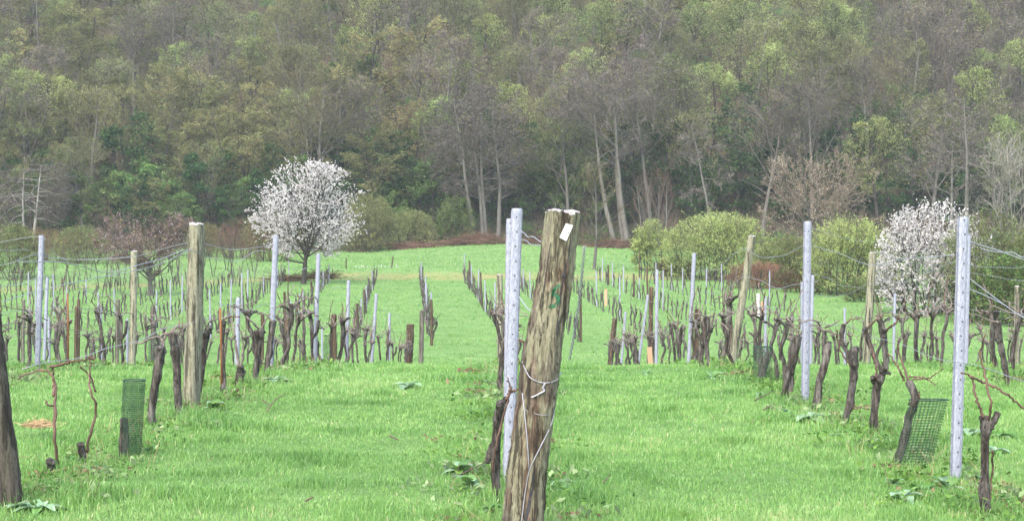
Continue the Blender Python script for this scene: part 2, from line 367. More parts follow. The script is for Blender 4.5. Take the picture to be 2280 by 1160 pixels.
def forest():
    rng=np.random.default_rng(7)
    d=177.0; row=0
    while d<246:
        halfw=d*.335+4; step=5.7 if d<200 else 6.0; x=-halfw+rng.uniform(0,step)
        while x<halfw:
            xx=x+rng.normal()*1.3; yy=d+rng.normal()*1.6; px=CX+xx/yy*F; u=rng.random()
            if px<640:      k='olive' if u<.48 else 'bronze' if u<.6 else 'oliveup' if u<.8 else 'purple' if u<.87 else 'lime'
            elif px<1000:   k='olive' if u<.25 else 'oliveup' if u<.55 else 'purple' if u<.75 else 'bronze' if u<.9 else 'lime'
            elif px<1560:   k='purple' if u<.34 else 'oliveup' if u<.68 else 'lime' if u<.88 else 'bronze'
            elif px<1850:   k='lime' if (u<.68 and d>184) else 'purple' if u<.75 else 'oliveup'
            else:           k='purple' if u<.5 else 'oliveup' if u<.82 else 'lime'
            if d>198 and u<.6 and 450<px<1900: k='lime' if u<.3 else 'oliveup'
            sc=1.0 if px<640 else 1.05
            if d<181 and px<700: sc*=.8
            plant(k,xx,yy,rng,sc)
            x+=step*rng.uniform(.8,1.2)
        d+=5.0 if d<200 else 5.6; row+=1
    # leafy and ivy clad understorey along the wood's edge
    for px,dd,k,s in [(235,177,'green',.9),(330,178,'green',1.0),(300,175,'ivy',.9),(410,177,'ivy',1.0),(395,174,'green',.9),(470,177,'ivy',1.15),(545,178,'green',1.0),(600,176,'ivy',1.0),(525,175,'ivy',.75),
                      (130,176,'ivy',1.0),(40,177,'green',1.0),(780,176,'ivy',1.),(870,175,'green',.75),(960,176,'green',.9),(925,178,'ivy',1.0),(1030,180,'ivy',1.1),(1130,179,'ivy',1.2),(1180,177,'green',.8),
                      (1250,179,'green',1.25),(1285,177,'green',1.0),(1230,183,'green',1.2),(1420,180,'ivy',1.2),(1560,180,'green',.9),(1640,179,'ivy',1.0),(1740,182,'ivy',1.1),(1980,178,'ivy',.9),
                      (2030,180,'ivy',1.1),(2120,179,'ivy',1.2),(2200,180,'ivy',1.0),(2280,179,'ivy',1.1),(1880,182,'green',1.0),(680,178,'green',1.1),(745,181,'ivy',1.2),
                      (60,180,'ivy',1.2),(300,180,'ivy',1.3),(640,180,'ivy',1.3),(900,182,'ivy',1.3),(1080,182,'ivy',1.4),(1330,182,'ivy',1.3),(1500,182,'ivy',1.4),(1600,183,'ivy',1.3),(1690,182,'ivy',1.4),(1800,184,'ivy',1.4),(1900,180,'ivy',1.3),(1840,178,'ivy',1.1),(2070,183,'ivy',1.4),(2160,186,'ivy',1.4),(1380,177,'ivy',.9),(1545,177,'ivy',.9),(1760,177,'ivy',1.),(1000,177,'ivy',.9),(1110,176,'ivy',.8),(850,178,'ivy',1.1),(780,190,'green',1.3),(330,192,'green',1.2),(800,200,'green',1.2),(1490,196,'green',1.2),(1860,198,'green',1.1),(1950,190,'green',1.0),(2010,194,'green',1.2)]:
        x,y=at(px,dd); plant(k,x,y,rng,s)
forest()

# --- single trees one can point at
def pole_tree(name,label,px,d,base_lean,H,r,seed,mats,env_c,env_r,low,ch=14,stems=1,gap=.5,ang=(35,70),up=.03,leaf=None,tw=(.08,.05)):
    leaf=leaf if leaf is not None else [(M['bud_purple'],1.3,.17,.2)]
    rng=np.random.default_rng(seed); st=[]
    for i in range(stems):
        st.append(((gap*(i-(stems-1)/2)+rng.normal()*.1,rng.normal()*.3,-.4),(base_lean+rng.normal()*.04+(i-(stems-1)/2)*.04,rng.normal()*.03,1),H*rng.uniform(.86,1.),r*rng.uniform(.75,1.1)))
    sp=forest_spec('up'); sp[0].update(t0=low,ch=ch,ang=ang,wob=.035,up=.02,n=9); sp[0]['taper']=.1; sp[1].update(up=up,wob=.2,n=5,ch=8); sp[2].update(up=up,ch=9)
    t=make_tree(name,label,'tree',seed,st,sp,(np.array(env_c),np.array(env_r)),mats,leaf,1,tw)
    x,y=at(px,d); return place(t,x,y)
pole_tree('multi_stemmed_tree','clump of four grey trunks with pale drooping branches at the edge of the wood',1082,171,-.05,15,.26,301,(M['trunk_pale'],M['twig_purple']),(-.8,0,9.8),(6,5.2,6),.3,17,4,.75,(45,95),-.02)
pole_tree('leaning_trunk_tree','tall tree with pale trunks leaning left and purplish crown beyond the numbered post',1385,172,-.15,19.5,.33,302,(M['trunk_pale'],M['twig_purple']),(-2.0,0,13.5),(5.6,5,7),.45,16,3,.7,(40,85),.0)
pole_tree('purple_crowned_tree','tall tree with broad purple crown above the reddish bush',1455,174,-.06,20,.3,303,(M['trunk_grey'],M['twig_purple']),(-1,0,14.6),(6.2,5,6.2),.5,16)
pole_tree('tall_bare_tree','tall straight pale trunk with broken side branches rising behind the white blackthorn',2158,150,.0,17,.26,304,(M['trunk_pale'],M['twig_purple']),(0,0,12),(5.0,4.4,7),.32,16,1,.5,(55,95),.02)
pole_tree('slim_leaning_tree','slimmer pale trunk leaning left beside the tall straight trunk behind the blackthorn',2110,158,-.06,14,.2,305,(M['trunk_pale'],M['twig_purple']),(-1,0,10.5),(4,4,5.5),.42,13)
pole_tree('slender_pale_tree','slender pale crooked tree at the wood edge left of the spreading brown tree',1595,168,-.1,13,.16,306,(M['trunk_pale'],M['twig_purple']),(-1,0,8.5),(3.2,3,5.2),.35,12,1,.5,(60,110),-.05)
pole_tree('grey_tree','tall grey tree rising behind the white blossom tree',705,176,.02,17.5,.3,307,(M['trunk_pale'],M['twig_olive']),(0,0,12),(5.6,5,6.5),.4,16,2,.9,(35,75),.03,[(M['bud_olive'],.2,.14,.3)])
pole_tree('drooping_tree','tree with pale crooked drooping branches at the wood edge behind the leftmost bushes',60,160,.03,9,.22,308,(M['trunk_lichen'],M['twig_purple']),(0,0,6.3),(4.8,4,4.4),.4,18,2,.9,(60,115),-.09,[(M['bud_purple'],.35,.13,.2)])
pole_tree('white_barked_tree','airy pale barked bare tree with ascending branches behind the hedge at the far right',2245,120,.03,9.5,.13,309,(M['trunk_pale'],M['twig_pale']),(0,0,6),(2.6,2.6,4.6),.22,13,2,.5,(18,45),.06,[],(.04,.025))
# white blossom tree and its pink neighbour
sp=[dict(n=3,ch=30,t0=.42,ang=(8,100),lr=1,rr=.42,wob=.05,up=.02),dict(n=4,ch=9,t0=.2,ang=(25,55),lr=.45,rr=.5,wob=.08,up=.03),dict(n=3,ch=7,t0=.1,ang=(20,50),lr=.55,rr=.5,wob=.12,up=.03),dict(n=1,ch=0,t0=.1,ang=(20,55),lr=.5,rr=.5,wob=.12,up=.0)]
t=make_tree('blossom_tree','round crowned fruit tree covered in white blossom at the far end of the vine rows','tree',320,[((0,0,-.2),(.02,0,1),3.9,.21)],sp,(np.array([.35,0,4.95]),np.array([3.95,3.7,3.3])),(M['trunk_dark'],M['trunk_dark']),None,1,(.035,.02),None,[('blossom',M['blossom'],15000,.088)])
place(t,*at(675,113))
t=make_tree('pink_tree','low spreading tree with dull pink opening blossom behind the far fence','tree',321,[((0,0,-.2),(.03,0,1),2.5,.2)],[dict(sp[0],ang=(40,80),ch=18),sp[1],sp[2],sp[3]],(np.array([-.2,0,3.55]),np.array([3.2,3.,1.75])),(M['trunk_grey'],M['twig_purple']),[(M['bud_pink'],6.5,.1,0),(M['bud_bronze'],2,.1,0)],1,(.05,.032),None,[('blossom',M['blossom_pink'],900,.07),('opening_blossom',M['blossom'],170,.075)])
place(t,*at(335,101))
# young bare tree beside the numbered post
sp2=[dict(n=6,ch=16,t0=.26,ang=(25,60),lr=.5,rr=.42,wob=.06,up=.03),dict(n=4,ch=7,t0=.2,ang=(20,50),lr=.4,rr=.5,wob=.12,up=.06),dict(n=2,ch=5,t0=.1,ang=(20,50),lr=.5,rr=.5,wob=.12,up=.05),dict(n=1,ch=0,t0=.1,ang=(20,50),lr=.5,rr=.5,wob=.1,up=0)]
t=make_tree('young_bare_tree','young bare tree with fine upright twigs in the meadow beside the big leaning post','tree',322,[((0,0,-.2),(.05,0,1),7.6,.13)],sp2,(np.array([.25,0,5]),np.array([2.3,2.3,3.2])),(M['trunk_grey'],M['twig_olive']),[(M['bud_olive'],.5,.1,0),(M['bud_purple'],.5,.08,0)],1,(.06,.035))
place(t,*at(1322,126))
# spreading brown tree
sp3=[dict(n=3,ch=30,t0=.25,ang=(15,95),lr=1,rr=.4,wob=.05,up=.02),dict(n=4,ch=8,t0=.15,ang=(20,45),lr=.42,rr=.5,wob=.08,up=.03),dict(n=3,ch=7,t0=.1,ang=(20,50),lr=.55,rr=.5,wob=.12,up=.04),dict(n=1,ch=0,t0=.1,ang=(20,50),lr=.5,rr=.5,wob=.1,up=0)]
t=make_tree('spreading_tree','broad rounded bare tree with pinkish brown twig tips behind the yellow green hedge','tree',323,[((0,0,-.2),(0,0,1),4.2,.26)],sp3,(np.array([0,0,5.2]),np.array([5.2,4.7,4.4])),(M['trunk_grey'],M['twig_brown']),[(M['bud_tan'],10,.11,.2),(M['leaf_brown'],.35,.12,.2)],1,(.06,.045))
place(t,*at(1825,134))
sp4=[dict(n=5,ch=12,t0=.1,ang=(15,40),lr=.5,rr=.42,wob=.04,up=.05),dict(n=4,ch=8,t0=.1,ang=(15,40),lr=.45,rr=.5,wob=.08,up=.07),dict(n=1,ch=0,t0=.1,ang=(15,40),lr=.5,rr=.5,wob=.1,up=.05)]
t=make_tree('reddish_bush','upright reddish brown bare bush at the edge of the wood','bush',324,[((x,0,-.2),(x*.12,0,1),6.5,.1) for x in (-1,-.4,.3,1)],sp4,(np.array([0,0,4.2]),np.array([2.7,2.4,4.2])),(M['trunk_grey'],M['twig_red']),None,1,(.05,.032))
place(t,*at(1458,164))
# hedge bushes on the right, each its own
def bush(name,label,px,d,W,H,seed,mats,leaf,D=None,nst=14,extra=None,tw=(.03,.02),lean=.35,cat='bush'):
    rng=np.random.default_rng(seed); D=D or W*.8; st=[]
    for i in range(nst):
        a=rng.uniform(0,6.28); q=math.sqrt(rng.random())*.62; x=q*W*math.cos(a); y=q*D*math.sin(a)
        st.append(((x,y,-.15),(x/W*lean*2+rng.normal()*.15,y/D*lean*2+rng.normal()*.15,1),H*rng.uniform(.75,1.1)*(1-.5*q*q),.035))
    env=(np.array([0,0,H*.40]),np.array([W*1.05,D*1.05,H*.64])); leaf=[(m_,c_*8.5,s_*.85,f_) for m_,c_,s_,f_ in (leaf or [])]; nst=int(nst*1.3)
    t=make_tree(name,label,cat,seed,st,forest_spec('shrub'),env,mats,leaf,0,tw,None,extra)
    x,y=at(px,d); return place(t,x,y)
TO=(M['trunk_dark'],M['twig_olive'])
bush('hedge_bush','small rounded yellow green bush at the far end of the hedge',1452,126,1.6,3.6,401,TO,[(M['leaf_lime'],1.4,.12,.1)])
bush('hedge_bush','large yellow green bush filling the middle of the hedge before the reddish bush',1598,118,3.9,4.5,402,TO,[(M['leaf_lime'],1.0,.12,.1),(M['bud_olive'],.4,.11,.1)],2.6,34)
bush('hedge_bush','dull olive brown bush between two yellow green bushes in the hedge',1752,110,2.3,3.2,403,(M['trunk_dark'],M['twig_olive']),[(M['bud_olive'],.8,.11,.1),(M['leaf_lime'],.25,.1,.1)],2.2,24)
bush('hedge_bush','bright yellow green bush beside the white blackthorn',1893,101,2.7,4.5,404,TO,[(M['leaf_lime'],1.2,.11,.1),(M['leaf_green'],.3,.1,.1)],2.4,24)
bush('hedge_sapling','thin upright twiggy shrub poking up behind the bright yellow green bush',1965,108,.9,5.8,405,(M['trunk_pale'],M['twig_olive']),[(M['bud_olive'],.4,.1,.1)],.8,7)
bush('blackthorn','blackthorn bush covered in white flowers in the hedge',2078,86,2.8,5.6,406,(M['trunk_dark'],M['trunk_dark']),[(M['bud_olive'],.12,.09,0)],2.0,34,[('blossom',M['blossom'],20000,.075)],(.025,.018),.3)
bush('hedge_bush','tall olive bush behind the nearest galvanised post',2200,81,2.3,5.2,407,TO,[(M['bud_olive'],.9,.1,.1),(M['leaf_lime'],.2,.1,.1)],1.8,24)
bush('hedge_bush','dark green ivy covered bush at the right end of the hedge',2250,79,1.8,3.2,408,TO,[(M['leaf_green'],.7,.11,.1),(M['bud_olive'],.5,.1,.1),(M['leaf_dark'],.3,.11,.1)],1.6,20)
bush('hedge_bush','olive bush with dark bare twigs at the right edge of the picture',2330,80,2.2,4.9,409,TO,[(M['bud_olive'],1.,.1,.1)],2.0,22)
bush('bramble_bank','low dark thicket under the white blackthorn',2150,90,2.2,2.0,410,(M['trunk_dark'],M['twig_purple']),[(M['leaf_dark'],.2,.1,.1),(M['bud_olive'],.5,.1,.1)],1.4,20,None,(.03,.02),.35,'thicket')
bush('bramble_bank','low reddish brown thicket below the middle of the hedge',1690,108,2.2,1.7,411,(M['trunk_dark'],M['twig_red']),[(M['leaf_brown'],.5,.09,.1)],1.4,18,None,(.03,.02),.35,'thicket')
for px,d,W_,H_,lab,mats_,lf in ((1500,121,2.0,1.2,'low rusty bramble edge below the small rounded bush of the hedge',0,0),(1790,104,2.4,1.5,'low rusty bramble edge below the dull olive hedge bush',0,0),(1960,95,2.2,1.5,'low olive bramble edge left of the white blackthorn',1,1)):
    bush('bramble_bank',lab,px,d,W_,H_,int(450+px),(M['trunk_dark'],M['twig_red' if not mats_ else 'twig_olive']),[(M['leaf_litter' if not lf else 'bud_olive'],.5,.1,.1),(M['leaf_green'],.12,.1,.1)],1.0,16,None,(.03,.02),.35,'thicket')
# bushes on the left
bush('meadow_bush','yellowish green bush at the left edge behind the far fence',25,118,1.9,3.9,420,TO,[(M['bud_olive'],1.0,.11,.1),(M['leaf_lime'],.3,.1,.1)],1.8,16)
bush('meadow_bush','olive and rust bush left of the pink tree',180,138,2.1,3.2,421,(M['trunk_dark'],M['twig_red']),[(M['bud_olive'],.9,.11,.1)],1.8,20)
bush('meadow_bush','rust brown bare bush at the left before the dark wood',100,142,2.0,3.0,422,(M['trunk_dark'],M['twig_red']),[(M['bud_bronze'],.4,.1,.1)],1.8,18)
bush('meadow_bush','red stemmed bush between the pink tree and the white blossom tree',535,146,2.2,3.6,423,(M['trunk_dark'],M['twig_red']),None,1.8,22)
bush('meadow_bush','rusty bush close behind the squared wooden post',458,150,1.7,3.0,424,(M['trunk_dark'],M['twig_red']),[(M['bud_olive'],.5,.1,.1)],1.6,16)
bush('meadow_bush','olive brown bush under the left side of the white blossom tree',600,140,2.4,4.2,425,(M['trunk_dark'],M['twig_red']),[(M['bud_olive'],.8,.1,.1)],1.8,20)
bush('edge_bush','olive bush at the wood edge right of the white blossom tree',820,166,2.7,5.6,426,TO,[(M['bud_olive'],1.3,.14,.2)],2.4,24)
bush('edge_bush','rounded yellow olive bush at the wood edge above the meadow',915,168,2.6,3.6,427,TO,[(M['bud_olive'],1.2,.13,.2)],2.2,20)
bush('edge_bush','leafy green bush at the wood edge left of the clump of four trunks',1015,170,1.8,4.6,428,TO,[(M['leaf_green'],1.1,.15,.2),(M['bud_olive'],.4,.13,.2)],1.6,16)
# reddish brush piles and bracken along the wood's foot
def brush(name,label,px,d,W,H,seed,mat=None,n=900):
    rng=np.random.default_rng(seed); mb=MB(); x=np.clip(rng.normal(size=n)*.45,-1,1)*W; y=rng.normal(size=n)*.5; z=np.abs(rng.normal(size=n))*.4*H*(1-.6*np.abs(x/W))
    c=np.stack([x,y,z],1); v=rng.normal(size=(n,3))*[.7,.3,.22]; spikes(mb,c-v,c+v,.035,rng,0,rng.uniform(-1,1,n))
    o=mb.build(name,mat or M['twig_red']); X,Y=at(px,d); o.location=(X,Y,float(gz(X,Y))); tag(o,label,'brush pile'); return o
brush('brush_pile','heap of reddish brown cut branches at the foot of the four trunks',1065,166,3.3,1.3,440,n=1300)
brush('brush_pile','low reddish brushwood along the meadow edge left of the four trunks',925,166,2.6,.7,441)
brush('brush_pile','brown brushwood heap behind the numbered post',1215,166,3,.9,442)
brush('brush_pile','dark brown brushwood beyond the young bare tree',1370,164,3,1.,443)
brush('bracken_heap','brown dead bracken beside the white blossom tree trunk',712,119,1.0,.5,444,M['leaf_litter'],300)
brush('bracken_heap','small brown dead bracken left of the white blossom tree trunk',640,117,.7,.45,445,M['leaf_litter'],250)
# thin saplings in front of the left wood
rng=np.random.default_rng(55)
sap=None
for i in range(30):
    px=15+i*19+rng.normal()*7; d=rng.uniform(106,126); x,y=at(px,d)
    if sap is None:
        sp5=[dict(n=5,ch=8,t0=.2,ang=(15,40),lr=.4,rr=.45,wob=.06,up=.02),dict(n=2,ch=5,t0=.2,ang=(20,45),lr=.45,rr=.5,wob=.1,up=.05),dict(n=1,ch=0,t0=0,ang=(20,40),lr=.5,rr=.5,wob=.1,up=0)]
        sap=make_tree('sapling','thin bare sapling in the meadow behind the far wire fence','sapling',450,[((0,0,-.1),(.05,0,1),2.9,.035),((.25,.2,-.1),(.15,.1,1),2.3,.03)],sp5,None,(M['trunk_dark'],M['twig_purple']),[(M['bud_olive'],.5,.07,0)],0,(.022,.016),'saplings behind the far fence')
        place(sap,x,y)
    else: 
        s=rng.uniform(.7,1.15); dup(sap,(x,y,float(gz(x,y))),rng.uniform(0,6.28),(s,s,s))
# undergrowth on the wood floor
def undergrowth():
    rng=np.random.default_rng(66); mb=MB(); n=7000
    y=172+np.abs(rng.normal(size=n))*22; x=rng.uniform(-1,1,n)*(y*.33+4)
    lim=rng.random(n)
    c=np.stack([x,y,gz(x,y)],1)
    for mt,i0,i1,sz,hh,cnt in ((0,0,2200,.22,.9,9),(1,2200,3500,.22,1.1,9),(2,3500,4300,.2,1.2,9)):
        b=np.repeat(c[i0:i1],cnt,0); h=np.repeat(rng.uniform(.3,1.,i1-i0),cnt)*hh
        pts=b+np.stack([rng.normal(size=len(b))*.55,rng.normal(size=len(b))*.55,rng.random(len(b))*h],1); leaves(mb,pts,sz,rng,mt,rng.uniform(-.6,.6,len(b)),.4)
    b=np.repeat(c[3000:],6,0); v=np.stack([rng.normal(size=len(b))*.4,rng.normal(size=len(b))*.4,rng.uniform(.8,2.6,len(b))],1)
    b=b[::2]; v=v[::2]; o0=b+rng.normal(size=b.shape)*[.5,.5,0]; spikes(mb,o0,o0+v,.035,rng,3,rng.uniform(-1,1,len(b)))
    m_=2600; y=np.clip(169.5+rng.normal(size=m_)*2.6+1.6*np.sin(np.linspace(0,60,m_)),163,176); x=np.linspace(-60,60,m_)+rng.normal(size=m_); e=np.stack([x,y,gz(x,y)],1)
    for mt,i in ((0,0),(2,1),(1,2),(2,3)):
        b=np.repeat(e[i::4],12,0); pts=b+np.stack([rng.normal(size=len(b))*.4,rng.normal(size=len(b))*.4,rng.random(len(b))*np.repeat(rng.uniform(.15,.9,len(e[i::4])),12)],1); leaves(mb,pts,.16,rng,mt,rng.uniform(-.6,.6,len(b)),.4)
    o=mb.build('undergrowth',[M['leaf_green'],M['leaf_dark'],M['leaf_litter'],M['trunk_dark']]); tag(o,'leafy undergrowth on the floor of the wood','undergrowth',None,'stuff')
undergrowth()
# ---------------------------------------------------------------- vineyard materials
def wood_mat(name, base, dark, lichen, amt, red=0.):
    base=tuple(x*.68 for x in base); dark=tuple(x*.8 for x in dark); lichen=tuple(x*.62 for x in lichen)
    m=NT(name); g=m.noise(26,8,.75,(1,1,.07)); c=m.ramp(g,[(.38,dark),(.50,base),(.64,tuple(min(1,x*1.6) for x in base))])
    if red:
        rd=m.smooth(m.noise(3.2,3,.5,(1.2,1.2,.35),off=(3.1,0,.4)),.46,.58); c=m.mix(m.math('MULTIPLY',rd,red),c,m.ramp(g,[(.3,(.05,.022,.012)),(.7,(.12,.06,.036))]))
    li=m.smooth(m.noise(7,6,.7,(1.6,1.6,.3),off=(7,2,1)),.56-amt*.25,.66-amt*.2); c=m.mix(m.math('MULTIPLY',li,.7),c,m.ramp(m.noise(60,3,.6,(1,1,.4)),[(.3,tuple(x*.6 for x in lichen)),(.7,lichen)]))
    dk=m.smooth(m.noise(6,6,.75,(4,4,.22),off=(1,5,0)),.50,.58); c=m.mix(m.math('MULTIPLY',dk,.85),c,dark); c=m.mix(.55,c,m.ramp(m.noise(90,4,.75,(1,1,.22)),[(.3,(.25,.25,.25)),(.7,(1.6,1.6,1.6))]),'MULTIPLY')
    h=m.math('ADD',g,m.math('MULTIPLY',li,.3)); m.principled(m.hsv(c,.0,0,.25),.9,normal=m.bump(h,.8,.012),spec=.15); return m.m
M['post_big']=wood_mat('weathered leaning post wood',(.135,.118,.09),(.022,.018,.014),(.40,.40,.26),.55,.5)
M['post_dark']=wood_mat('dark wet post wood',(.085,.075,.062),(.024,.021,.018),(.16,.16,.115),.25)
M['post_lichen']=wood_mat('lichen covered post wood',(.24,.23,.18),(.045,.042,.034),(.44,.44,.30),1.0)
M['post_grey']=wood_mat('grey weathered post wood',(.145,.135,.118),(.04,.036,.03),(.27,.27,.19),.4)
M['post_brown']=wood_mat('brown stake wood',(.12,.085,.06),(.035,.025,.018),(.2,.18,.1),.1)
M['cut_top']=bark('lichened post end',(.10,.085,.075),(.36,.36,.35),22,(1,1,1),.9,.8,0,.01)
def metal_mat():
    m=NT('galvanised steel'); vt=m.n('TexVoronoi'); vt.inputs['Scale'].default_value=150; tc=m.n('TexCoord'); mp=m.n('Mapping'); mp.inputs['Scale'].default_value=(1,1,.35); m.l(tc.outputs['Object'],mp.inputs[0]); m.l(mp.outputs[0],vt.inputs[0])
    c=m.ramp(vt.outputs['Color'],[(.2,(.175,.19,.235)),(.6,(.23,.246,.297)),(.9,(.285,.30,.355))])
    st=m.smooth(m.noise(9,5,.7,(3,3,.12)),.55,.75); c=m.mix(m.math('MULTIPLY',st,.3),c,(.14,.14,.15,1))
    m.principled(m.hsv(c,0,0,.12),.55,.35,m.bump(vt.outputs['Distance'],.25,.003),.5); return m.m
M['zinc']=metal_mat()
M['hole']=bark('dark slot',(.02,.02,.022),(.04,.04,.045),10)
def flat(name,c,rough=.6,metal=0):
    m=NT(name); col=m.ramp(m.noise(30,3),[(.3,tuple(x*.85 for x in c)),(.7,tuple(min(1,x*1.1) for x in c))]); m.principled(col,rough,metal); return m.m
M['wire']=flat('galvanised wire',(.26,.265,.29),.5,.35)
M['wire_old']=flat('old grey wire',(.20,.20,.21),.6,.3)
M['tag']=flat('white plastic tag',(.5,.5,.5),.5)
m=NT('worn green paint'); m.principled(m.mix(m.smooth(m.noise(70,5,.8,(1,1,.4)),.52,.66),m.ramp(m.noise(30,3),[(.3,(.008,.065,.03)),(.7,(.014,.10,.045))]),(.075,.045,.028,1)),.9); M['paint']=m.m
M['guard']=flat('green plastic mesh',(.013,.04,.022),.5)
M['rust']=bark('rusty stake',(.07,.028,.012),(.24,.11,.045),14,(1,1,.2),.9,.3,0)
M['plank']=bark('fresh pale plank',(.34,.21,.125),(.44,.29,.19),12,(1,1,.1),.8,.2,0)
M['tube']=flat('white plastic tube',(.42,.43,.42),.5)
m=NT('vine bark'); f=m.noise(34,7,.75,(1,1,.14)); g=m.noise(7,5,.7,(1,1,.5)); cc=m.ramp(f,[(.36,(.008,.007,.006)),(.5,(.045,.038,.032)),(.66,(.135,.118,.10))]); cc=m.mix(m.smooth(g,.42,.6),cc,m.ramp(f,[(.36,(.018,.017,.016)),(.64,(.17,.16,.145))])); cc=m.mix(m.smooth(m.noise(11,5,.7,off=(3,3,3)),.54,.64),cc,m.ramp(f,[(.3,(.005,.0045,.004)),(.7,(.035,.03,.026))])); m.principled(m.hsv(cc,.0,0,.4),.92,normal=m.bump(f,1.,.03),spec=.2); M['vine']=m.m
M['cane']=bark('reddish vine cane',(.045,.026,.02),(.135,.082,.064),20,(1,1,.3),.7,.3,.3)
M['cane_pale']=bark('pale old cane',(.09,.075,.066),(.2,.165,.145),20,(1,1,.3),.8,.3,.3)
M['straw']=bark('orange straw',(.26,.17,.09),(.40,.29,.17),12,(1,1,1),.8,.3,0)

# ---------------------------------------------------------------- posts
def wood_post(label, bx, by, h, r, lean=(0,0), mat='post_grey', seed=0, group=None, sides=14, rings=16, square=0., taper=.92, name='wooden_post', crack=True):
    rng=np.random.default_rng(seed); z0=float(gz(bx,by)); root=empty(name,(bx,by,z0),label,'post',group)
    t=np.linspace(-.12,1,rings); a=np.arange(sides)*2*np.pi/sides
    prof=np.ones(sides)
    if square:
        prof=1/np.maximum(np.abs(np.cos(a+.5)),np.abs(np.sin(a+.5)))**square*.92
    gro=rng.normal(size=sides)*(.075 if square else .055)
    if crack: gro[rng.integers(sides)]-=.2
    wob=np.cumsum(rng.normal(size=(rings,2))*.05*r/math.sqrt(rings)*4,0); wob-=wob[rings//8]
    R=r*prof[None]*(1+gro[None]*(.5+.5*t[:,None]))*(1+(taper-1)*t[:,None])*(1+rng.normal(size=(rings,sides))*.022)
    V=np.zeros((rings,sides,3)); V[...,0]=R*np.cos(a)+(lean[0]*t*h)[:,None]+wob[:,:1]; V[...,1]=R*np.sin(a)+(lean[1]*t*h)[:,None]+wob[:,1:]; V[...,2]=(t*h)[:,None]
    V[-1,:,2]+=rng.normal(size=sides)*.06*r-.25*r*np.cos(a-rng.uniform(0,6))*.3
    j=np.arange(sides); q=np.stack([j,(j+1)%sides,sides+(j+1)%sides,sides+j],1); Fq=(np.arange(rings-1)*sides)[:,None,None]+q[None]
    mb=MB(); mb.add(V.reshape(-1,3),Fq.reshape(-1,4),0,None,True)
    body=mb.build('shaft',M[mat],root)
    top=V[-1]; cen=top.mean(0)+[0,0,.012]; mid=cen+(top-cen)*.55+np.array([0,0,.008])+np.stack([np.zeros(sides),np.zeros(sides),rng.normal(size=sides)*.006],1)
    mt=MB(); vv=np.vstack([top*[1,1,1]+[0,0,.001],mid,cen]); mt.add(vv,[np.stack([j,(j+1)%sides,sides+(j+1)%sides,sides+j],1),np.stack([sides+j,sides+(j+1)%sides,np.full(sides,2*sides)],1)],0)
    e=mt.build('sawn_top',M['cut_top'] if mat in('post_big','post_lichen') else M[mat],root); reg(root,body,e)
    return root,V
def metal_post(label, bx, by, h, lean=(0,0), w=.058, detail=True, group=None, rz=0., name='metal_post'):
    z0=float(gz(bx,by)); d=w*.62; th=.004
    root=empty(name,(bx,by,z0),label,'post',group,rz)
    o=[(-w/2-.008,d/2),(-w/2,d/2),(-w/2,-d*.3),(-w*.22,-d/2),(w*.22,-d/2),(w/2,-d*.3),(w/2,d/2),(w/2+.008,d/2)]
    i=[(w/2+.008,d/2+th),(w/2-th,d/2+th),(w/2-th,-d*.3+th),(w*.2,-d/2+th),(-w*.2,-d/2+th),(-w/2+th,-d*.3+th),(-w/2+th,d/2+th),(-w/2-.008,d/2+th)]
    pr=np.array(o+i); k=len(pr); zs=[-.25,h-.03,h-.012,h]; sc=[1,1,.96,.86]; V=[]
    for z,s in zip(zs,sc): V.append(np.column_stack([pr*s,np.full(k,z)])+[lean[0]*z,lean[1]*z,0])
    j=np.arange(k); q=np.stack([j,(j+1)%k,k+(j+1)%k,k+j],1); mb=MB(); mb.add(np.concatenate(V),[((np.arange(3)*k)[:,None,None]+q[None]).reshape(-1,4)])
    b0=3*k; mb.add(V[-1]+[0,0,.001],[[ [n,n+1,14-n,15-n] for n in range(7)]])
    if detail:
        for n,z in enumerate(np.arange(.12,h-.02,.098)):
            L=np.array([lean[0]*z,lean[1]*z,z])
            box(mb,L+[0 if n%2 else w*.08,-d/2-.0015,0],(.008,.003,.010),1)
            if n%2==0: box(mb,L+[w/2+.006,0,0],(.006,.01,.014),0); box(mb,L+[-w/2-.006,0,.03],(.006,.01,.014),0)
    s=mb.build('profile',[M['zinc'],M['hole']],root); reg(root,s)
    return root
RX={'L4':-12.1,'L3':-9.1,'L2':-6.05,'L1':-3.05,'C':-.04,'R1':2.97,'R2':6.0,'R3':9.0,'R4':12.1}
BASES=[(BX0,9.45) for BX0 in (.05,)]
def dz(px,py,d): return CZ-(py-HY)/F*d
def near_post(kind,row,ptop,ytop,pbase,label,d=None,**kw):
    d=d or RX[row]*F/(pbase-CX); x=(pbase-CX)/F*d; h=dz(0,ytop,d)-float(gz(x,d)); h=max(.8,min(2.1,h)); BASES.append((x,d)); ln=((ptop-CX)/F*d-x)/h
    if kind=='m': return metal_post(label,x,d,h,(ln,0),**kw)
    return wood_post(label,x,d,h,lean=(ln,0),**kw)
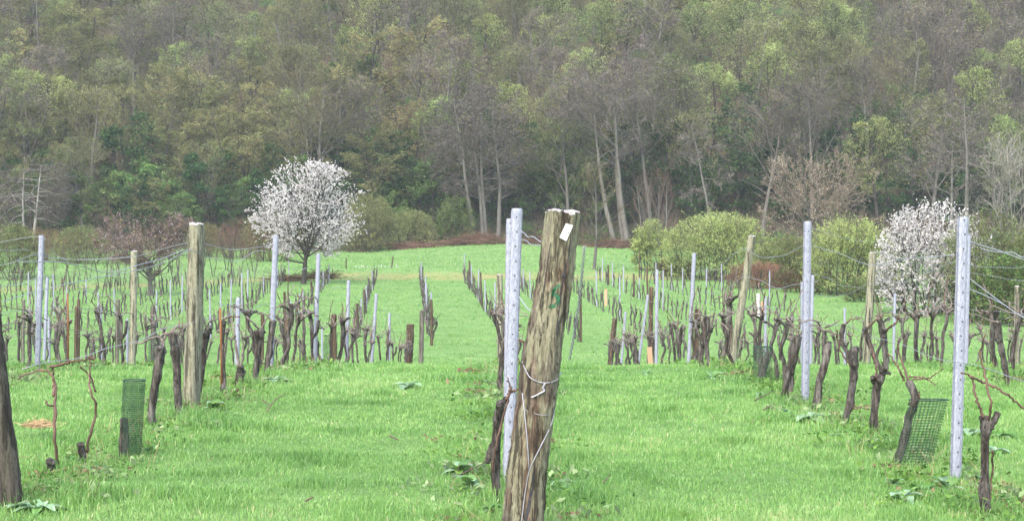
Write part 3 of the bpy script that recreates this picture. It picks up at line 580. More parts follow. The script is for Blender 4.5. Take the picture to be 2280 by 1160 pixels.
# the big leaning numbered post
BX,BY=(1160-CX)/F*9.45,9.45
big,BV=wood_post('big round leaning wooden post with white tag and green painted number in the foreground',BX,BY,1.80,.118,(.146,.05),'post_big',5,None,48,60,0,.83,'numbered_post')
def big_pt(px,py,off=.004):
    """point on the front of the big post along the local surface"""
    z=CZ-(py-HY)/F*9.38-float(gz(BX,BY)); k=int(np.clip(np.searchsorted(BV[:,:,2].mean(1),z),1,len(BV)-2)); r0,r1=BV[k-1],BV[k]; z0,z1=r0[:,2].mean(),r1[:,2].mean(); f=min(max((z-z0)/(z1-z0),0),1); ring=r0*(1-f)+r1*f
    lx=(px-CX)/F*9.38-BX; lo,hi=ring[:,0].min(),ring[:,0].max(); lx=max(lo+.003,min(hi-.003,lx)); fr=ring[ring[:,1]<ring[:,1].mean()+.02]; fr=fr[np.argsort(fr[:,0])]
    return np.array([lx, np.interp(lx,fr[:,0],fr[:,1])-off, z])
def patch(mb,pts2,mat=0,off=.003):
    """thin sheet of pixels-shaped outline strip laid on the post: list of (left,right) point pairs"""
    A=np.array([[big_pt(*l,off),big_pt(*r,off)] for l,r in pts2]); n=len(A); V=A.reshape(-1,3)
    mb.add(V,np.array([[2*i,2*i+1,2*i+3,2*i+2] for i in range(n-1)]),mat)
    V2=V+[0,.002,0]; mb.add(V2,np.array([[2*i,2*i+2,2*i+3,2*i+1] for i in range(n-1)]),mat)
# white tag
a,b,c_,d_=[big_pt(*p,.0) for p in ((1261,497),(1277,502),(1262,537),(1246,529))]
yy=min(v[1] for v in (a,b,c_,d_))-.006
mb=MB(); fr=np.array([[v[0],yy+(v[0]-a[0])*.25,v[2]] for v in (a,b,c_,d_)]); bk=fr+[0,.003,0]
mb.add(np.vstack([fr,bk]),[[[3,2,1,0],[4,5,6,7],[0,1,5,4],[1,2,6,5],[2,3,7,6],[3,0,4,7]]]); nail=fr.mean(0)+[.012,-.002,-.004]; box(mb,nail,(.006,.005,.006),1)
reg(big,mb.build('name_tag',[M['tag'],M['hole']],big))
# painted 5 (brush strokes)
rng=np.random.default_rng(9); mb=MB()
def stroke(pts,w,n=14):
    p=smooth_path(pts,n); T=np.gradient(p,axis=0); T/=np.linalg.norm(T,axis=1,keepdims=True); N=np.stack([-T[:,1],T[:,0]],1)
    ww=w*(.5+rng.uniform(-.12,.12,n))[:,None]; L=p+N*ww; R=p-N*ww; patch(mb,list(zip(map(tuple,L),map(tuple,R))))
stroke([(1247,634),(1240,641),(1231,648)],7); stroke([(1232,645),(1229,653),(1226,661)],9); stroke([(1226,658),(1237,656),(1243,664),(1242,675),(1234,682),(1222,682)],8.5)
reg(big,mb.build('painted_number',M['paint'],big))
# knot hole and long crack
mb=MB(); patch(mb,[((1255,608),(1256,608)),((1252,612),(1260,611)),((1251,616),(1260,615)),((1254,620),(1257,620))],0,.005)
patch(mb,[((1272,520),(1273.5,520)),((1268,550),(1271,550)),((1264,580),(1266,580)),((1257,606),(1260,606)),((1250,640),(1253,640)),((1246,680),(1248,680)),((1240,720),(1246,720)),((1238,745),(1239,745))],0,.0045)
patch(mb,[((1226,540),(1227,540)),((1219,580),(1221,580)),((1211,640),(1213,640)),((1205,690),(1206,690))],0,.0045)
patch(mb,[((1188,1040),(1190,1040)),((1180,1090),(1187,1090)),((1172,1130),(1180,1130)),((1165,1165),(1170,1165))],0,.0045)
reg(big,mb.build('split',M['hole'],big))
def wire_obj(name,label,paths,r,mat='wire',group=None,k=4,cat='wire',base=None):
    mb=MB()
    for p in paths: p=np.asarray(p,float); tube(mb,p,r,k)
    b=np.asarray(paths[0][0],float) if base is None else base
    return tag(mb.build(name,M[mat],None,b),label,cat,group)
bo=np.array([BX,BY,float(gz(BX,BY))])
lp=[big_pt(*p,.006)+bo for p in ((1167,818),(1180,840),(1200,850),(1220,852),(1240,847),(1254,840))]
tw=[big_pt(*p,.008)+bo for p in ((1213,852),(1208,862),(1211,869),(1203,874),(1192,880),(1182,884))]
wire_obj('wire_loop','grey wire loop twisted tight around the middle of the numbered post',[smooth_path(np.vstack([lp[0]+[-.01,.1,.02],lp,lp[-1]+[.02,.1,.01]]),30),smooth_path(tw,24),smooth_path(np.array(tw)+[.004,-.006,0],24)],.0035)
l1=[big_pt(*p,.005)+bo for p in ((1163,876),(1168,920),(1174,980),(1178,1045))]; l2=[big_pt(*p,.006)+bo for p in ((1243,905),(1228,945),(1205,990),(1180,1042),(1170,1090),(1162,1150),(1158,1195))]
wire_obj('tie_wire','pale wire hanging in a V down the front of the numbered post',[smooth_path(l1,14),smooth_path(l2,20)],.0036)
l3=[big_pt(*p,.004)+bo for p in ((1170,912),(1190,920),(1215,924),(1240,922))]
wire_obj('dark_wire','dark thin wire round the numbered post below the twisted loop',[smooth_path(l3,14)],.0025,'wire_old')
tz=np.linspace(0,1,60); ax=P(1301,548,9.55); bx_=P(1268,800,9.75); ln=ax[None]*(1-tz[:,None])+bx_[None]*tz[:,None]; ln[:,0]+=.012*np.sin(tz*3.1)
wire_obj('twisted_wire','twisted galvanised wire hanging behind the numbered post',[ln+np.stack([.006*np.cos(tz*70),.006*np.sin(tz*70),0*tz],1),ln-np.stack([.006*np.cos(tz*70),.006*np.sin(tz*70),0*tz],1)],.0035)
kk=[P(1160,515,11.3),P(1168,520,11.),P(1176,528,10.7),P(1186,527,10.4),P(1200,536,10),P(1216,546,9.6)]; k2=[P(1160,533,11.3),P(1172,536,11),P(1182,545,10.6),P(1198,546,10.2),P(1214,549,9.6)]
wire_obj('kinked_wire','pair of kinked wires from the tall metal post to the top of the numbered post',[smooth_path(kk,24),smooth_path(k2,24)],.003)
k3=[P(1155,660,11.3),P(1164,672,11),P(1176,688,10.5),P(1192,698,9.6)]
wire_obj('twisted_wire','short twisted wire from the tall metal post to a staple on the numbered post',[smooth_path(k3,20)],.0045)
# other near wooden posts
near_post('w','L1',-50,500,26,'dark weathered wooden post cut off by the left edge of the picture',d=10.5,r=.072,mat='post_dark',seed=11,sides=22,rings=30)
near_post('w','L1',436,500,425,'squared lichen covered wooden post between the vines nearest the mesh tube',d=16.5,r=.080,mat='post_lichen',seed=12,sides=24,rings=36,square=.45,taper=.9)
near_post('w','L2',296,560,293,'slim lichen spotted wooden post behind the squared wooden post',r=.055,mat='post_lichen',seed=13)
near_post('w','R1',1673,527,1630,'tall leaning wooden post among the stumps right of the numbered post',r=.055,mat='post_lichen',seed=14,sides=18,rings=24)
near_post('w','R2',1945,563,1929,'cracked greenish wooden post leaning in front of the white blackthorn',r=.066,mat='post_lichen',seed=15,sides=18,rings=24)
near_post('w','R3',2265,638,2263,'thin wooden post at the right edge below the ivy bush',r=.045,mat='post_lichen',seed=16)
near_post('w','L1',914,722,908,'thick short split wooden end post beside the empty grass lane',r=.125,mat='post_brown',seed=17,square=.3)
near_post('w','L1',939,691,937,'taller wooden post just right of the thick short end post',d=53.,r=.08,mat='post_grey',seed=18)
near_post('w','L1',744,701,744,'short brown wooden stake wrapped in old vine canes',r=.055,mat='post_brown',seed=19)
near_post('w','C',1116,612,1113,'wooden post half hidden behind the tall pair of metal posts',d=33.,r=.065,mat='post_lichen',seed=20)
near_post('w','R1',1368,709,1357,'leaning wooden end post right of the grass lane behind the crest',r=.085,mat='post_brown',seed=21)
near_post('w','R1',1450,640,1449,'brown wooden stake behind the leaning metal post',d=37.,r=.05,mat='post_brown',seed=22)
near_post('w','R1',1552,690,1549,'reddish brown wooden stake behind the forked vine stump',d=27.5,r=.04,mat='post_brown',seed=23)
for px,row,yt,sd in ((262,'L3',668,24),(170,'L4',682,25),(53,'L4',668,26),(176,'L4',667,27),(341,'L3',682,28),(585,'L2',700,29),(1764,'R3',697,30),(1628,'R2',631,31),(2040,'R3',700,32),(640,'L2',706,33)):
    near_post('w',row,px,yt,px-2,{'L2':'brown wooden stake among the vines of the second row left of the numbered post','L3':'brown wooden stake among the vines of the third row left of the numbered post','L4':'brown wooden stake among the vines of the fourth row left of the numbered post','R2':'brown wooden stake in the second row right of the numbered post','R3':'brown wooden stake in the third row right of the numbered post'}[row],r=.05,mat='post_brown' if sd%2 else 'post_grey',seed=sd,group='wooden stakes in the near rows',sides=10,rings=8)
# metal posts
for row,pt,yt,pb,lab,d in (
 ('C',1151,464,1131,'tall galvanised post standing just left of the numbered post',11.4),('C',1136,487,1130,'second galvanised post tucked behind the left edge of the tall galvanised post',16.4),
 ('R1',2146,483,2129,'large galvanised post in the right foreground beside the blackthorn',11.5),('R1',1799,493,1793,'galvanised post between the stumps left of the tilted green mesh tube',16.5),
 ('L2',92,524,82,'tall galvanised post near the left edge above the young vine',None),('L1',614,524,601,'leaning galvanised post in front of the white blossom tree',None)):
    near_post('m',row,pt,yt,pb,lab,d,w=.062 if d else .055)
for row,pt,yt,pb,lab in (('L1',709,565,700,'galvanised post just right of the white blossom tree trunk'),('L1',776,624,771,'galvanised post beside the clump of old canes on the stake'),
 ('L1',838,654,826,'slightly leaning galvanised post with a vine head tied to it'),('L1',867,697,866,'short galvanised post nearest the grass lane in the left row'),('L1',530,662,527,'pair like galvanised post beside the rusty stake vine'),
 ('L3',105,618,97,'galvanised post half hidden behind the tall post at the left edge'),('L3',283,709,283,'short galvanised post beside the slim lichen spotted post'),('L4',108,706,110,'short galvanised post low behind the post pair at the left edge'),
 ('L4',224,682,226,'galvanised post in the fourth row left of the numbered post'),('L2',717,726,717,'low galvanised post behind the row beside the galvanised post by the blossom trunk'),('L4',66,685,68,'small galvanised post low at the left edge among dark vines'),
 ('R1',1546,563,1533,'tall galvanised post in front of the large yellow green bush'),('R1',1463,600,1461,'upright galvanised post beside the pale plank'),('R1',1443,656,1419,'strongly leaning galvanised post left of the pale plank'),
 ('R1',1393,694,1382,'short leaning galvanised post beside the leaning wooden end post'),('R2',1810,612,1805,'galvanised post peeping out right of the post between the stumps'),('R2',1786,628,1786,'galvanised post peeping out left of the post between the stumps'),
 ('R3',1881,685,1881,'short galvanised post behind the bent stump in the right field'),('R3',1993,653,1989,'galvanised post beside the greenish cracked wooden post'),('R2',2157,524,2150,'galvanised post hidden behind the large right foreground post'),('R2',1705,660,1704,'galvanised post in the second row behind the leaning wooden post')):
    d=None
    if pt==530: d=23.5; 
    near_post('m',row,pt,yt,pb,lab,d,w=.05,detail=False)
# rusty stake, plank, tubes
o=MB(); x,y=at(494,17.6); tube(o,[(0,0,-.1),(-.005,0,.4),(-.018,0,.9)],.011,6); tag(o.build('rusty_stake',M['rust'],None),'thin rust orange iron stake beside a slender vine','stake').location=(x,y,float(gz(x,y)))
o=MB(); x,y=at(152,23); tube(o,[(0,0,-.1),(0,0,.5),(-.01,0,1.)],.012,6); tag(o.build('rusty_stake',M['rust'],None),'rust brown iron stake near the left edge behind the tall post','stake').location=(x,y,float(gz(x,y)))
o=MB(); box(o,(0,0,.24),(.105,.018,.56),0,.2); box(o,(.0,.012,.5),(.02,.01,.02)); p=o.build('plank',M['plank'],None); x,y=at(1449,36); p.location=(x,y,float(gz(x,y))); p.rotation_euler=(.05,-.06,0); tag(p,'pale salmon coloured plank guarding a vine between two galvanised posts','plank')
for px,d,lab,mt in ((1688,84,'white plastic tube around a young vine in the far right rows','tube'),(1699,82,'orange tube guard beside the white tube in the far right rows','plank'),(1349,92,'small orange tube guard in the far rows right of the numbered post','plank')):
    o=MB(); tz=np.linspace(0,6.283,9)[:8]; tube(o,[(0,0,-.05),(0,0,.6),(0,0,1.15 if mt=='tube' else .9)],.085,8,cap=False); x,y=at(px,d); tag(o.build('tube_guard',M[mt],None),lab,'tube guard').location=(x,y,float(gz(x,y)))
rng=np.random.default_rng(70); g0=None
for i in range(16):
    px=792+i*6.4+rng.normal()*1.2; x,y=at(px,128.5+rng.normal()*.4)
    if g0 is None:
        o=MB(); tube(o,[(0,0,-.05),(.02,0,.15),(.02,0,.2)],.024,6); g0=o.build('tree_guard',M['tube'],None); tag(g0,'tiny white tree guard in the row across the far meadow','tree guard','tiny white tree guards across the far meadow'); g0.location=(x,y,float(gz(x,y)))
    else: h=g0.copy(); COL.objects.link(h); h.location=(x,y,float(gz(x,y))); h.rotation_euler=(rng.normal()*.15,rng.normal()*.15,0); h.scale=(1,1,rng.uniform(.5,1.2))

# ---------------------------------------------------------------- far block: rows run slightly to the left
def far_x(k,d): return -3.25+3.1*k-.064*(d-117)
fm0={}
def far_post(px,yt,kind,seed):
    best=None
    for k in range(-10,7):
        den=(px-CX)/F+.064
        if abs(den)<1e-4: continue
        d=(-3.25+3.1*k+.064*117)/den
        if 60<d<121:
            h=dz(0,yt,d)-float(gz(far_x(k,d),d)); e=abs(h-1.7)
            if best is None or e<best[0]: best=(e,k,d,h)
    if best is None: return
    e,k,d,h=best; h=max(1.2,min(2.1,h)); x=far_x(k,d)
    rowname=FROW(k)
    if kind=='m': metal_post('slim galvanised post in '+rowname,x,d,h,(.01*((seed*7)%5-2),0),.055,False,'galvanised posts in '+rowname)
    else: wood_post('brown wooden post in '+rowname,x,d,h,.06,(.01*((seed*5)%5-2),0),'post_brown',seed,'wooden posts in '+rowname,8,6)
def FROW(k):
    if k==-1: return 'the far row ending at the lone wooden lane post'
    if k<-1: return 'the %s far vine row left of the lone lane post'%ORD[-2-k]
    return 'the %s far vine row right of the lone lane post'%ORD[k]
for i,(px,yt) in enumerate([(120,610),(79,623),(62,606),(192,622),(218,650),(255,643),(148,638),(347,646),(380,624),(405,613),(469,638),(491,624),(513,609),(539,594),(551,583),(643,581),(618,604),(586,632),(733,588),(719,616),(675,646),(667,660),(646,669),(816,641),(804,665),(829,624),(837,584),
    (930,571),(938,584),(947,615),(951,632),(960,641),(1033,565),(1050,590),(1065,599),(1081,624),(1102,628),(1341,574),(1364,583),(1388,591),(1329,603),(1380,613),(1423,618),(1461,584),(1476,602),(1496,588),(1520,597),(1572,597),(1607,587),(1713,603),(1181,604),(1165,600)]): far_post(px,yt,'m',i)
for i,(px,yt) in enumerate([(746,580),(694,632),(796,676),(812,648),(839,572),(961,667),(1046,581),(1072,607),(1293,645),(1442,600),(1355,590),(1412,610),(540,632),(300,640),(430,645),(635,650)]): far_post(px,yt,'w',200+i)
# poles in the meadow
for px,yt,d,ln,lab in ((771,575,128,0,'dark upright pole in the meadow beside the white blossom'),(766,601,127,0,'short dark pole beside the taller one near the white blossom'),(872,571,128,.12,'thin dark leaning pole in the far meadow'),(140,590,112,.25,'slanting grey pole by the far fence on the left'),(1424,560,118,0,'rough wooden gate post at the end of the hedge')):
    x,y=at(px,d); h=dz(0,yt,d)-float(gz(x,d)); wood_post(lab,x,y,h,.05,(ln,0),'post_brown',int(px),None,8,6,name='wooden_pole')
# wire fence on the left
fr=empty('wire_fence',(-24,104,float(gz(-24,104))),'stock wire fence along the far left edge of the vineyard','fence')
fx=np.linspace(-33,-15.2,8); fy=104+(fx+33)*.42; base=np.array(fr.location)
for x,y in zip(fx,fy):
    mb=MB(); tube(mb,np.array([[x,y,float(gz(x,y))-.1],[x+.03,y,float(gz(x,y))+1.35]])-base,.04,6); reg(fr,mb.build('fence_post',M['post_grey'],fr))
mb=MB(); xs=np.linspace(-33,-15.2,60); ys=104+(xs+33)*.42
for hgt in (.15,.35,.55,.8,1.05,1.25): tube(mb,np.stack([xs,ys,gz(xs,ys)+hgt],1)-base,.006,3)
for x in np.linspace(-33,-15.2,110):
    y=104+(x+33)*.42; z=float(gz(x,y)); tube(mb,np.array([[x,y,z+.12],[x,y,z+1.05]])-base,.004,3)
reg(fr,mb.build('wire_mesh',M['wire_old'],fr))

# ---------------------------------------------------------------- vines
def px_path(pts,d,rng,dep=.03):
    p=np.array([[*P(a[0],a[1],d)] for a in pts]); p[:,1]+=np.cumsum(rng.normal(size=len(p))*dep); w=np.array([a[2] if len(a)>2 else 7. for a in pts])/F*d*.345
    return p,w
def hand_vine(label,d,trunks,canes,pale=False,seed=0):
    rng=np.random.default_rng(seed); b=P(trunks[0][0][0],trunks[0][0][1],d); b[2]=float(gz(b[0],d)); BASES.append((b[0],d)); root=empty('grape_vine',b,label,'vine','grape vines')
    mb=MB()
    for tr in trunks:
        p,w=px_path(tr,d,rng)
        if tr is trunks[0]: p=np.vstack([p[0]+[0,0,-.08],p]); w=np.r_[w[0]*1.1,w]
        pw=smooth_path(np.column_stack([p,w]),36); tube(mb,pw[:,:3],np.maximum(pw[:,3],.004),12,0,.13,rng,True,7)
    t=mb.build('trunk',M['vine'],root,b); reg(root,t)
    for cn in canes:
        p,w=px_path(cn,d,rng,.06); w=np.minimum(w,8/F*d/2); pw=smooth_path(np.column_stack([p,w]),26); q=pw[:,:3]+rng.normal(size=(26,3))*.004
        mb=MB(); tube(mb,q,np.maximum(pw[:,3]*np.linspace(1,.7,26),.0025)*(1+.25*(np.arange(26)%6==0)),6)
        reg(root,mb.build('cane',M['cane_pale'] if pale else M['cane'],root,b))
    return root
hand_vine('vine with splayed head and long canes beside the large right foreground post',10.1,[[(2193,1158,36),(2197,1090,27),(2197,1020,25),(2195,960,27),(2197,928,34)],[(2196,965,22),(2210,940,22),(2221,917,20)]],
 [[(2200,945,9),(2200,900,8),(2190,830,8),(2180,780,7),(2183,745,6)],[(2190,930,10),(2172,880,9),(2162,838,8),(2140,830,7)],[(2160,838,8),(2200,855,9),(2240,875,9),(2290,912,9)],[(2203,1000,6),(2216,1040,7),(2215,1080,7),(2205,1120,6)]],False,1)
hand_vine('leaning vine growing out of the tilted green mesh tube',12.35,[[(1996,1036,27),(2012,980,27),(2022,930,25),(2030,885,24),(2020,848,26)]],[[(2020,850,8),(2004,815,7),(1996,792,6)],[(2024,848,8),(2014,795,7),(2008,760,6)],[(2030,842,6),(2060,842,5),(2085,856,5)],[(2035,845,6),(2075,842,5),(2105,820,4)],[(2026,900,7),(2038,888,7),(2042,868,5)]],False,2)
hand_vine('Y shaped vine with two raised arms left of the tilted mesh tube',14.0,[[(1947,975,26),(1946,920,26),(1951,870,27),(1959,835,32)],[(1955,860,18),(1946,848,18),(1939,838,16)],[(1960,840,22),(1968,825,20),(1974,812,22)],[(1971,822,16),(1968,780,16),(1963,745,16),(1964,732,20)],[(1963,830,14),(1948,795,15),(1932,750,17),(1926,730,18)],[(1972,828,12),(1984,832,10)]],
 [[(1932,728,9),(1948,708,6),(1958,704,5),(1976,702,4)],[(1967,732,8),(1982,716,6),(1990,700,5)],[(1943,838,7),(1940,790,6),(1932,765,6)]],False,3)
hand_vine('slanting vine stump with a fat cut knob beside the Y shaped vine',14.6,[[(1877,950,20),(1889,900,22),(1900,850,24),(1904,815,27),(1903,775,28)],[(1902,815,20),(1890,790,15),(1876,758,13),(1880,722,15)]],[[(1898,818,7),(1880,790,6),(1872,755,6),(1868,735,5)],[(1880,725,7),(1892,712,5),(1915,706,4)],[(1890,905,4),(1910,895,3),(1935,890,3)],[(1890,905,4),(1912,905,3),(1932,910,3)]],False,4)
hand_vine('bent vine with lumpy head just right of the post between the stumps',16.0,[[(1814,915,24),(1818,880,23),(1822,845,22),(1836,800,23),(1842,760,26)],[(1836,800,14),(1832,770,12),(1833,735,14)]],[[(1840,755,8),(1825,725,7),(1810,712,7),(1775,716,5)],[(1838,735,8),(1855,742,7),(1880,752,6)],[(1842,730,6),(1855,722,5),(1866,712,4)]],True,5)
hand_vine('double trunked vine just left of the post between the stumps',17.0,[[(1760,888,20),(1762,845,22),(1768,795,24),(1776,748,30)],[(1744,880,14),(1754,840,15),(1764,790,14),(1770,765,14)]],[[(1776,745,7),(1762,725,6),(1738,714,5)],[(1776,742,7),(1776,710,6),(1770,682,5)],[(1780,742,7),(1790,725,6),(1808,720,5)]],True,6)
hand_vine('smooth leaning vine trunk behind the large right foreground post',18.9,[[(2244,856,17),(2236,805,19),(2226,755,20),(2219,716,26)]],[[(2219,716,6),(2200,712,5),(2170,700,5),(2155,698,5)]],True,7)
hand_vine('young vine regrown as one long cane from a low stump nearest the left edge',12.0,[[(120,1062,28),(122,1035,26),(122,1018,24)]],[[(128,1035,11),(130,965,10),(124,905,11),(122,870,9),(112,838,8),(92,828,7),(60,832,7),(36,846,6)],[(124,880,9),(121,845,8),(120,812,7)],[(121,815,8),(150,806,9),(180,800,8),(205,796,6),(222,792,4)],[(126,900,6),(118,895,5),(112,885,4)]],False,8)
hand_vine('second young vine with a bowed cane rising from a sawn stump beside the mesh tube',12.2,[[(188,1048,22),(186,1015,24),(184,985,23)]],[[(192,1008,9),(203,965,9),(216,915,9),(208,872,9),(195,838,8),(180,815,7)],[(208,872,7),(198,830,6),(196,792,6)],[(196,795,6),(215,800,5)]],False,9)
hand_vine('thick slanting vine nearest the upright green mesh tube',14.8,[[(335,950,27),(342,905,26),(350,850,27),(358,800,30),(360,770,34)]],[[(362,785,9),(356,758,9),(335,753,8),(306,766,7),(292,762,6)],[(360,765,8),(370,745,7),(388,735,6)]],True,10)
hand_vine('wavy vine close left of the squared wooden post',15.7,[[(397,922,22),(393,865,24),(389,815,25),(386,775,32),(376,740,20)],[(386,765,14),(392,740,12)]],[[(380,760,8),(368,742,8),(350,752,7)],[(378,738,7),(396,726,6),(416,728,5)]],True,11)
hand_vine('dark thin vine with knobbly head close behind the squared wooden post',16.9,[[(443,893,12),(448,840,13),(452,790,17),(455,742,34)],[(455,745,20),(464,738,18),(469,728,14)]],[[(452,738,6),(470,715,5),(490,708,5)]],True,12)
hand_vine('slender vine tied to the rust orange iron stake',17.6,[[(496,880,20),(498,862,18),(500,850,12),(497,800,10),(494,750,12),(495,715,20)]],[[(495,712,6),(510,706,5),(528,708,5)]],False,13)
hand_vine('low stump with a pale cane between the rusty stake and the leaning metal post',18.5,[[(530,858,24),(535,830,25),(537,815,22)]],[[(535,818,9),(528,760,8),(526,735,7),(514,700,6)],[(540,815,7),(545,760,6),(536,720,5)]],True,14)
hand_vine('vine with shaggy head left of the leaning galvanised post',18.9,[[(568,862,18),(573,815,20),(577,770,22),(576,735,30)],[(577,745,16),(588,735,18)]],[[(575,732,7),(560,712,6),(550,704,5)],[(580,732,6),(595,708,5),(600,700,5)]],True,15)
hand_vine('straight vine at the foot of the leaning galvanised post',20.2,[[(593,832,16),(598,790,18),(603,750,20),(606,715,24)]],[[(605,715,6),(595,700,5),(580,697,4)]],True,16)
hand_vine('old vine with a sawn stub and red cane beside the tall metal post',10.55,[[(1112,1132,22),(1104,1070,26),(1103,1010,28),(1107,945,30),(1114,892,28)],[(1104,985,20),(1092,1005,20),(1085,1032,18)],[(1112,905,20),(1124,892,16),(1130,888,14)]],[[(1098,1045,7),(1103,1000,7),(1116,940,8),(1132,880,8),(1140,850,6)],[(1128,888,8),(1136,865,6),(1130,842,5)],[(1132,872,8),(1150,868,7),(1164,876,5)]],False,17)
hand_vine('upright vine half hidden behind the numbered post',14.2,[[(1163,908,28),(1163,860,24),(1168,810,25),(1175,768,28)]],[[(1174,768,8),(1162,758,7),(1148,756,6)],[(1170,815,6),(1158,805,5),(1148,785,5)]],False,18)
hand_vine('dark vine behind the left edge of the tall metal post',17.5,[[(1112,872,16),(1114,835,17),(1120,790,18),(1122,760,20)]],[[(1122,760,6),(1128,740,5)]],True,19)
hand_vine('forked vine with a thick raised arm in front of the reddish brown stake',22.5,[[(1566,822,15),(1560,800,17),(1566,765,19),(1574,735,20),(1576,708,20)],[(1565,770,12),(1553,735,11),(1549,712,9)],[(1578,815,8),(1576,790,9),(1572,765,10)]],[[(1576,706,6),(1560,700,5),(1540,697,5)],[(1578,708,6),(1590,702,5)]],True,20)
# repeated vines: eight shapes, copied along the rows
VP=[]
VDESC=['crooked dark vine','upright knobbly vine','leaning dark vine','forked dark vine','slim dark vine','stout dark vine','bowed dark vine','shaggy headed vine']
def vine_proto(i):
    rng=np.random.default_rng(500+i); h=rng.uniform(.70,.84); n=6; r=[.024,.027,.022,.023,.017,.030,.021,.026][i]
    x=np.cumsum(rng.normal(size=n)*.03); y=np.cumsum(rng.normal(size=n)*.022); x-=x[0]; y-=y[0]; x=x+np.linspace(0,[.03,0,.10,.02,-.03,0,-.06,.04][i],n)
    p=np.column_stack([x,y,np.linspace(-.06,h,n)]); pw=smooth_path(np.column_stack([p,r*np.array([1.2,.95,.85,.9,1.0,1.2])]),22); root=empty('grape_vine',(0,0,0),'x','vine','grape vines')
    mb=MB(); tube(mb,pw[:,:3],pw[:,3],9,0,.13,rng,True,7); top=pw[-2,:3]
    for j in range(2 if i!=3 else 1):
        v=np.array([rng.normal()*.06,rng.normal()*.09,rng.uniform(.02,.08)]); tube(mb,smooth_path([top-[0,0,.05],top+v*.6,top+v*1.1],8),np.linspace(r*.75,r*.6,8),7,0,.1,rng)
    if i==3:
        q=pw[12,:3]; tube(mb,smooth_path([q,q+[-.07,.03,.1],q+[-.10,.05,.26]],12),np.linspace(r*.85,r*.95,12),8,0,.12,rng,True,3)
    t=mb.build('trunk',M['vine'],root); reg(root,t)
    for j in range(5):
        s=1 if j%2 else -1; L=rng.uniform(.35,.85); cp=[top+[0,0,-.01],top+[rng.normal()*.05,s*.08,rng.uniform(.03,.12)],top+[rng.normal()*.08,s*L*.5,rng.uniform(.0,.12)],top+[rng.normal()*.06,s*L,rng.uniform(-.03,.10)]]
        if j in(2,4): cp=[top,top+[rng.normal()*.05,rng.normal()*.05,.12],top+[rng.normal()*.09,rng.normal()*.1,rng.uniform(.2,.5)]]
        mb=MB(); q=smooth_path(cp,14); tube(mb,q+rng.normal(size=(14,3))*.006,np.linspace(.0085,.005,14)*(1+.3*(np.arange(14)%4==0)),5); reg(root,mb.build('cane',M['cane'] if j==2 else M['cane_pale'],root))
    return root
VP=[vine_proto(i) for i in range(8)]; vused=set()
def lay_vine(x,y,label_row,idx,rng,group):
    i=int(rng.integers(8)); lab='%s, %s along %s'%(VDESC[i],ORD[min(idx,33)],label_row); s=rng.uniform(.88,1.12); rz=(0 if rng.random()<.5 else math.pi)+rng.normal()*.12; z=float(gz(x,y)); tl=(rng.normal()*.06,rng.normal()*.07); BASES.append((x,y))
    if i not in vused:
        vused.add(i); o=VP[i]; o.location=(x,y,z); o.rotation_euler=(tl[0],tl[1],rz); o.scale=(s,s,s); tag(o,lab,None,group); return
    dup(VP[i],(x,y,z),rz,(s,s,s*rng.uniform(.92,1.08)),lab,group,tl)
ROWN={'L1':'the first row left of the numbered post','L2':'the second row left of the numbered post','L3':'the third row left of the numbered post','L4':'the fourth row left of the numbered post','C':'the near row behind the numbered post',
      'R1':'the first row right of the numbered post','R2':'the second row right of the numbered post','R3':'the third row right of the numbered post','R4':'the fourth row right of the numbered post'}
rng=np.random.default_rng(600); nv=0
for row,(d0,i0,stp) in {'L1':(21.2,9,1.0),'R1':(18.4,6,1.0),'C':(20.5,3,1.4),'L2':(18.6,0,.95),'R2':(20.3,1,1.0),'L3':(28.0,0,1.0),'R3':(28.5,0,1.05),'L4':(37.5,0,1.1),'R4':(38,0,1.1)}.items():
    d=d0; idx=i0
    while d<50.5:
        if rng.random()<.93: lay_vine(RX[row]+rng.normal()*.05,d+rng.normal()*.1,ROWN[row],idx,rng,'grape vines'); nv+=1
        d+=stp; idx+=1
# far rows: copies as long as they show, the rest one mass
cand=[]
for k in range(-10,6):
    d=61.5 if k<-3 or k in(2,3,4,5) else 70.5; idx=0
    while d<118.5:
        x=far_x(k,d); px=CX+x/d*F
        hedge=np.interp(d,[60,70,86,103,122],[24,22,20.5,17.5,10])
        if -30<px<1760 and x<hedge-1.5 and (px>620 or d<117-(640-px)*.02): cand.append((d,x,k,idx))
        d+=1.32; idx+=1
cand.sort(); room=298-nv-20
SM=[]
for i in range(3):
    r_=np.random.default_rng(700+i); mb=MB(); h=.8; x=np.cumsum(r_.normal(size=5)*.03); p=np.column_stack([x-x[0],r_.normal(size=5)*.02,np.linspace(-.06,h,5)]); tube(mb,smooth_path(p,9),[.036,.033,.031,.03,.03,.032,.036,.045,.04],6,0,.15,r_)
    tp=p[-1]; tube(mb,smooth_path([tp,tp+[.03,.15,.1],tp+[.02,.5,.1]],6),.009,4); tube(mb,smooth_path([tp,tp+[.03,-.1,.12],tp+[-.04,-.2,.3]],6),.009,4)
    SM.append(mb)
SMO=[None]*3; mass=MB()
